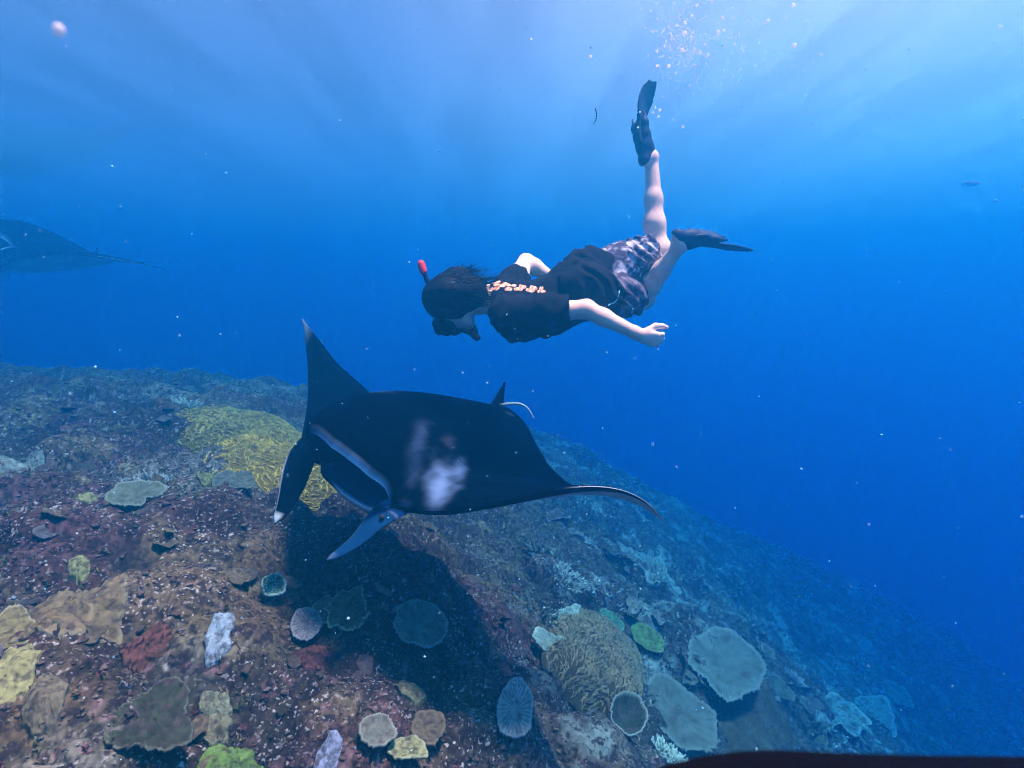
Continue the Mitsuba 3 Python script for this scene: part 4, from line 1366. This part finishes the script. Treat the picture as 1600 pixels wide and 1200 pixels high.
# hair: a thick black mass with strands that float in the water
Hf = Field(HEAD - .3, HEAD + .3, .005)
axs = np.stack([CROWN, FACE, EAR])
Hf.ball(hp(.022, -.022), (.118, .104, .104), axs, .03)
Hf.chain([hp(.0, -.05, .02), hp(-.08, -.075, .03), hp(-.125, -.08, .03)], [.085, .06, .025], .04)
Hf.chain([hp(.02, .02, .06), hp(-.02, .025, .072), hp(-.045, .01, .07)], [.055, .038, .018], .03)
Hf.chain([hp(.02, .02, -.06), hp(-.05, .02, -.075), hp(-.085, .0, -.07)], [.055, .042, .018], .03)
for (a, b, c2, r0) in ((hp(.03, -.08), hp(-.02, -.135), hp(-.045, -.165), .05), (hp(.05, -.07, -.02), hp(.02, -.13, -.02), hp(-.02, -.16, -.03), .045), (hp(-.03, -.08), hp(-.09, -.115), hp(-.13, -.135), .045)):
    Hf.chain([a, b, c2], [r0, r0 * .55, r0 * .14], .03)
p = Hf.pts(Hf.box(Hf.lo, Hf.lo + Hf.n * Hf.h))
q = p - HEAD.astype(np.float32)
u = np.arctan2(q @ EAR.astype(np.float32), -(q @ FACE.astype(np.float32)))
Hf.d = (Hf.d + .010 * (fb(np.stack([u * .6, (q @ CROWN.astype(np.float32)) * .25, 0 * u], -1), .05, 3, 61) - .5)).astype(np.float32)
fc = half(p, hp(.045, .052), FACE - CROWN * .15)
front = np.maximum(fc, half(p, hp(.085, 0), CROWN))
Hf.d = np.maximum(Hf.d, np.where(half(p, hp(.062, 0), CROWN) < 0, fc, -1)).astype(np.float32)
v, f = Hf.mesh()
v = smooth_mesh(v, f, 2)
hair = key('hair', person)
put(hair, (v, f), 'mat_hair', True)
g = np.random.default_rng(9)
hv = []
n = vnormals(v, f)
sel = np.flatnonzero((((v - HEAD) @ FACE) < -.02) & (((v - HEAD) @ CROWN) < .09))
for i in g.choice(sel, 300):
    b = v[i] - n[i] * .004
    d0 = unit(n[i] * .12 - CROWN * .9 - FACE * .25 + .12 * g.normal(size=3))
    L = g.uniform(.05, .11)
    d1 = unit(d0 + .25 * g.normal(size=3) - CD * .25)
    t = np.linspace(0, 1, 7)[:, None]
    line = b + d0 * L * t + (d1 - d0) * L * .6 * t ** 2
    hv.append(tube(line, np.linspace(.0017, .0003, 7), 4))
put(key('strand', hair), join(hv), 'mat_hair', True)
labels[hair + '__strand'] = {'label': 'loose hair strands floating in the water', 'kind': 'stuff'}
labels[hair] = {'label': 'black hair lifted by the water'}

# diving mask: frame, skirt, lens, strap
M = Field(HEAD - .25, HEAD + .25, .004)
for e in (-1, 1):
    M.chain([hp(.035, .085, e * .045), hp(-.012, .088, e * .05), hp(-.022, .098, e * .03)], [.026, .026, .024], .012)
M.chain([hp(.036, .090, .04), hp(.036, .090, -.04)], [.028, .028], .012)
M.chain([hp(-.004, .112, .04), hp(-.004, .112, -.04)], [.026, .026], .012)
M.chain([hp(.028, .118, .04), hp(.028, .118, -.04)], [.024, .024], .012)
M.chain([hp(-.018, .112, 0), hp(-.036, .118, 0)], [.024, .02], .012)
v, f = M.mesh()
mask = key('diving_mask', person)
put(mask, (smooth_mesh(v, f, 3), f), 'mat_rubber')
labels[mask] = {'label': 'black diving mask seen from the side'}
t = np.linspace(-1, 1, 20)
lens = np.stack([hp(.014 + .030 * math.sin(a), .143 - .012 * abs(math.cos(a)), .055 * math.cos(a)) for a in np.linspace(0, 2 * np.pi, 24, endpoint=False)])
lens = lens + FACE * .002
lv = np.vstack([lens, lens - FACE * .006, lens.mean(0)[None] + FACE * .004])
i = np.arange(24)
lf = np.vstack([np.stack([i, (i + 1) % 24, i * 0 + 48], 1), tris(np.stack([i, i + 24, (i + 1) % 24 + 24, (i + 1) % 24], 1))])
put(key('lens', mask), (lv, lf), 'mat_lens', 30)
st = [hp(.01, .08, .06), hp(.012, .03, .106), hp(.015, -.05, .09), hp(.02, -.115, .0), hp(.015, -.05, -.09), hp(.012, .03, -.106), hp(.01, .08, -.06)]
line = spline(st, 60)
tt = unit(np.gradient(line, axis=0))
v, f = blade(line, np.full(60, .011), np.tile(CROWN, (60, 1)), np.full(60, .0025), nv=10)
put(key('strap', mask), (v, f), 'mat_rubber')

# snorkel on the far side of the head
sk_ = key('snorkel', person)
sl = spline([at(716, 519, 2.49), at(727, 517, 2.47), at(737, 521, 2.47), at(741, 512, 2.56), at(722, 494, 2.66), at(690, 468, 2.68), at(671, 447, 2.67), at(664, 430, 2.66), at(660, 421, 2.66)], 70)
put(sk_ + '__tube', tube(sl, .0115, 14), 'mat_rubber')
labels[sk_] = {'label': 'black snorkel with a bright red top'}
put(sk_ + '__purge_valve', tube(np.linspace(at(733, 517, 2.465), at(748, 530, 2.45), 6), [.013, .0155, .0155, .0155, .015, .013], 16), 'mat_rubber', 40)
put(sk_ + '__top', tube(spline([at(663.5, 427.5, 2.66), at(660.5, 421, 2.66), at(657.5, 411, 2.66), at(656, 407, 2.66)], 14), np.array([.013, .016, .017, .018, .0185, .019, .019, .019, .019, .019, .0185, .017, .013, .006]), 16), 'mat_red')
labels[sk_ + '__top'] = {'label': 'bright red snorkel top'}


# swim fins
def swim_fin(AN, t, s, w, blade_line, bw, wide):
    k = key('swim_fin', person)
    P = Field(AN - .3, AN + .3, .005)
    P.chain([AN - t * .022 + s * .048, AN + t * .045 + s * .036, AN + t * .10 + s * .044, AN + t * .155 + s * .052, AN + t * .21 + s * .054], [.031, .033, .024, .014, .006], .025)
    P.chain([AN + t * .025 + s * .016, AN + t * .07 + s * .032], [.030, .026], .025)
    for e in (-1, 1):
        P.chain([AN + t * .05 + s * .044, AN + t * .10 + s * .047 + w * .020 * e, AN + t * .15 + s * .052 + w * .036 * e, AN + t * .20 + s * .054 + w * .04 * e], [.028, .021, .012, .006], .025)
    p = P.pts(P.box(P.lo, P.lo + P.n * P.h))
    op = half(p, AN + t * .012 + s * .006, -unit(s * .75 + t * .6))            # where the leg goes in
    d = np.maximum(P.d, op)
    P.d = np.maximum(d, -np.maximum(P.d + .008, -op - .03 + 0 * op)).astype(np.float32)
    v, f = P.mesh()
    put(k + '__foot_pocket', (smooth_mesh(v, f, 3), f), 'mat_fin')
    blade_line = [AN + t * .055 + s * .045] + list(blade_line)
    line = spline(blade_line, 40)
    u = np.linspace(0, 1, 40)
    hw = np.interp(u, np.linspace(0, 1, len(bw)), bw)
    W = np.tile(np.asarray(wide, float), (40, 1)) if np.ndim(wide) == 1 else np.array([np.interp(u, np.linspace(0, 1, len(wide)), np.asarray(wide)[:, i]) for i in range(3)]).T
    v, f = blade(line, hw, W, np.linspace(.017, .003, 40), nv=24)
    put(k + '__blade', (v, f), 'mat_fin')
    tl_ = unit(np.gradient(line, axis=0))
    Wn = unit(W - tl_ * (W * tl_).sum(1, keepdims=True))
    for e in (-1, 1):
        put(key('rail', k), tube(line[:34] + Wn[:34] * (hw[:34] * .97 * e)[:, None], np.linspace(.0085, .003, 34), 8), 'mat_fin')
    return k


k = swim_fin(RAN, RT, RS, RW_, [RAN + RT * .10 + RS * .045, at(1004, 196, 2.70), at(1003, 176, 2.70), at(1010, 154, 2.72), at(1025, 128, 2.74)], [.042, .050, .064, .076, .082, .066, .008], [CF * .85 + CX * .52, CF * .90 + CX * .42, CF * .80 + CX * .58 - CD * .1])
labels[k] = {'label': 'dark blue grey fin pointing straight up'}
k = swim_fin(LAN, LT, LS_, LW_, [LAN + LT * .09 + LS_ * .05, at(1098, 378, 2.56), at(1125, 384, 2.62), at(1150, 389, 2.68), at(1172, 392, 2.73)], [.042, .048, .055, .064, .070, .064, .03], CF * .96 - CD * .16 - CX * .2)
labels[k] = {'label': 'black fin trailing flat to the right'}

# ---------------------------------------------------------------- far ray, particles, bubbles, loose bits
R2 = np.stack([unit(-CX * .34 + CD * .10 - CF * .93), unit(CX * .94 + CD * .07 - CF * .34), np.zeros(3)], 1)
R2[:, 1] = unit(R2[:, 1] - R2[:, 0] * (R2[:, 0] @ R2[:, 1]))
R2[:, 2] = np.cross(R2[:, 0], R2[:, 1])
FR = Ray(Rotation.from_matrix(R2).as_rotvec(), at(58, 402, 8.6), 1.9, (.12, -.25, -.1, .05), (.2, -.4, -.3, .1), 1.25)
ray_far = key('manta_ray')
v, f, c = FR.body()
put(ray_far + '__body', (v, f), 'mat_ray', True, c)
say(ray_far, 'distant manta ray fading into the blue at the left edge', 'manta ray')
for sd in (-1, 1):
    b = FR.place(FR.local(np.array([sd * .20]), np.array([.27]), np.array([0.0])))[0]
    X, Y, Z = R2.T
    lobe(ray_far, [b - X * .1, b + X * .12 - Z * .04, b + X * .26 - Z * .14, b + X * .34 - Z * .26], [.10, .11, .09, .03], Z * .5 + X * .3 + Y * .6 * sd, thick=.03)
dorsal(FR, ray_far)
put(key('tail', ray_far), tube(np.array([FR.place([x, 0, .03 + .1 * (x + .45) ** 2]) for x in np.linspace(-.45, -1.3, 20)]), np.linspace(.02, .003, 20), 6), 'mat_ray', True, np.tile((.02, .02, .03), (122, 1)))

g = np.random.default_rng(77)
# fine matter drifting in the water
n = 620
d = g.uniform(.6, 3.4, n)
px, py = g.uniform(-60, 1660, n), g.uniform(-60, 1260, n)
rr = np.clip(.00075 * np.exp(.45 * g.normal(size=n)), .0004, .0018) * np.clip(d, .5, 1.6)
P = np.array([at(a, b, c) for a, b, c in zip(px, py, d)])
base = ico1.vertices
V = base[None] * (rr[:, None, None]) * g.uniform(.6, 1.5, (n, 1, 3)) + P[:, None]
put(key('drifting_particle'), (V.reshape(-1, 3), (ico1.faces[None] + (np.arange(n) * len(base))[:, None, None]).reshape(-1, 3)), 'mat_speck', True)
say('drifting_particle', 'tiny pale specks of drifting matter suspended in the water', 'particles', kind='stuff')
# bubbles rising near the surface
cl = [(1075, 55, 34, 40, 600), (1110, 40, 60, 40, 220), (1150, 100, 50, 35, 70), (1240, 110, 40, 25, 50), (1065, 120, 14, 25, 40), (1230, 50, 70, 40, 60), (1060, 75, 18, 22, 320)]
B, q = [], 0
for cxp, cyp, sx, sy, m in cl:
    for _ in range(m):
        a, b = g.normal(cxp, sx), g.normal(cyp, sy)
        B.append((a, b, g.uniform(2.5, 3.3), 0.0018 * math.exp(.5 * g.normal())))
BIG = [(1240, 8, 2.6, .009), (1241, 71, 2.6, .010), (1200, 33, 2.7, .008), (1020, 176, 2.65, .006), (1031, 172, 2.62, .007), (1029, 182, 2.66, .005), (1067, 198, 2.6, .006), (1045, 103, 2.7, .008),
      (1027, 103, 2.7, .007), (1070, 52, 2.7, .010), (1066, 79, 2.7, .010), (1122, 50, 2.7, .008), (1131, 48, 2.8, .007), (1563, 42, 2.9, .009), (923, 88, 2.4, .006), (830, 61, 2.3, .004), (1283, 85, 2.8, .006), (1089, 8, 2.7, .007),
      (1000, 175, 2.6, .004), (997, 199, 2.6, .004), (1024, 168, 2.6, .005)]
WHERE = ['at the top edge, right of the swarm', 'right of the swarm, below the one at the top edge', 'between the swarm and the two large ones', 'touching the tip of the raised fin on its left',
         'just right of the raised fin, the middle one of three', 'just right of the raised fin, the lowest of three', 'well to the right of the raised fin', 'above and right of the raised fin tip',
         'straight above the raised fin tip', 'in the middle of the dense swarm, upper one', 'in the middle of the dense swarm, lower one', 'on the right flank of the swarm, left of a twin', 'on the right flank of the swarm, right of a twin',
         'in the top right corner', 'alone in open water left of the raised fin', 'alone in open water near the top middle', 'beyond the two large ones to the right', 'above the dense swarm at the top edge',
         'on the left side of the raised fin', 'low on the left side of the raised fin', 'just right of the raised fin, the highest of three']
ico2s = trimesh.creation.icosphere(2)
for (a, b, c, r), where in zip(BIG, WHERE):
    k = key('air_bubble')
    put(k, (ico2s.vertices * r * np.array([1.1, 1.1, .85]) + at(a, b, c), ico2s.faces), 'mat_bubble')
    say(k, 'bright round air bubble ' + where, 'bubble', 'larger air bubbles')
rest = B
put(key('bubble_swarm'), join([(ico1.vertices * r + at(a, b, c), ico1.faces) for a, b, c, r in rest]), 'mat_bubble')
say('bubble_swarm', 'swarm of fine silvery bubbles at the upper right', 'bubbles', kind='stuff')
# thin dark strand left of the raised fin
k = key('seaweed_strand')
put(k, tube(spline([at(930, 170, 2.3), at(932, 178, 2.3), at(931, 187, 2.31), at(927, 194, 2.32)], 16), np.linspace(.0022, .0012, 16), 6), 'mat_rubber')
say(k, 'thin dark seaweed strand drifting left of the raised fin', 'seaweed')
k = key('drifting_fleck')
v = ico2s.vertices * np.array([.0030, .0030, .0036]) * (1 + .12 * fb(ico2s.vertices, .6, 2, 3)[:, None])
scene['mat_fleck'] = {'type': 'principledthin', 'base_color': rgb((.6, .78, .86)), 'roughness': .8, 'diff_trans': 1.0}
put(k, (v + at(92, 47, .34), ico2s.faces), 'mat_fleck')
say(k, 'pale pink fleck drifting close by at the top left corner', 'particle')
k = key('reddish_blur')
scene['mat_reddish'] = {'type': 'principled', 'base_color': rgb((.85, .22, .35)), 'roughness': .8}
put(k, (ico2s.vertices * np.array([.24, .08, .07]) + at(1517, 287, 14.0), ico2s.faces), 'mat_reddish')  # plain far ellipsoid standing in for a faint reddish blur
say(k, 'faint reddish blurred shape drifting at the upper right', 'reddish_blur')
# dark rubber edge low on the right, close by
k = key('rubber_edge')
line = spline([at(1030, 1225, .42), at(1110, 1205, .42), at(1200, 1197, .42), at(1300, 1201, .42), at(1420, 1206, .42), at(1700, 1213, .42)], 40)
put(k, tube(line + CD * .003, np.linspace(.012, .014, 40), 16), 'mat_black')
say(k, 'black rounded rubber edge along the bottom right', 'equipment')
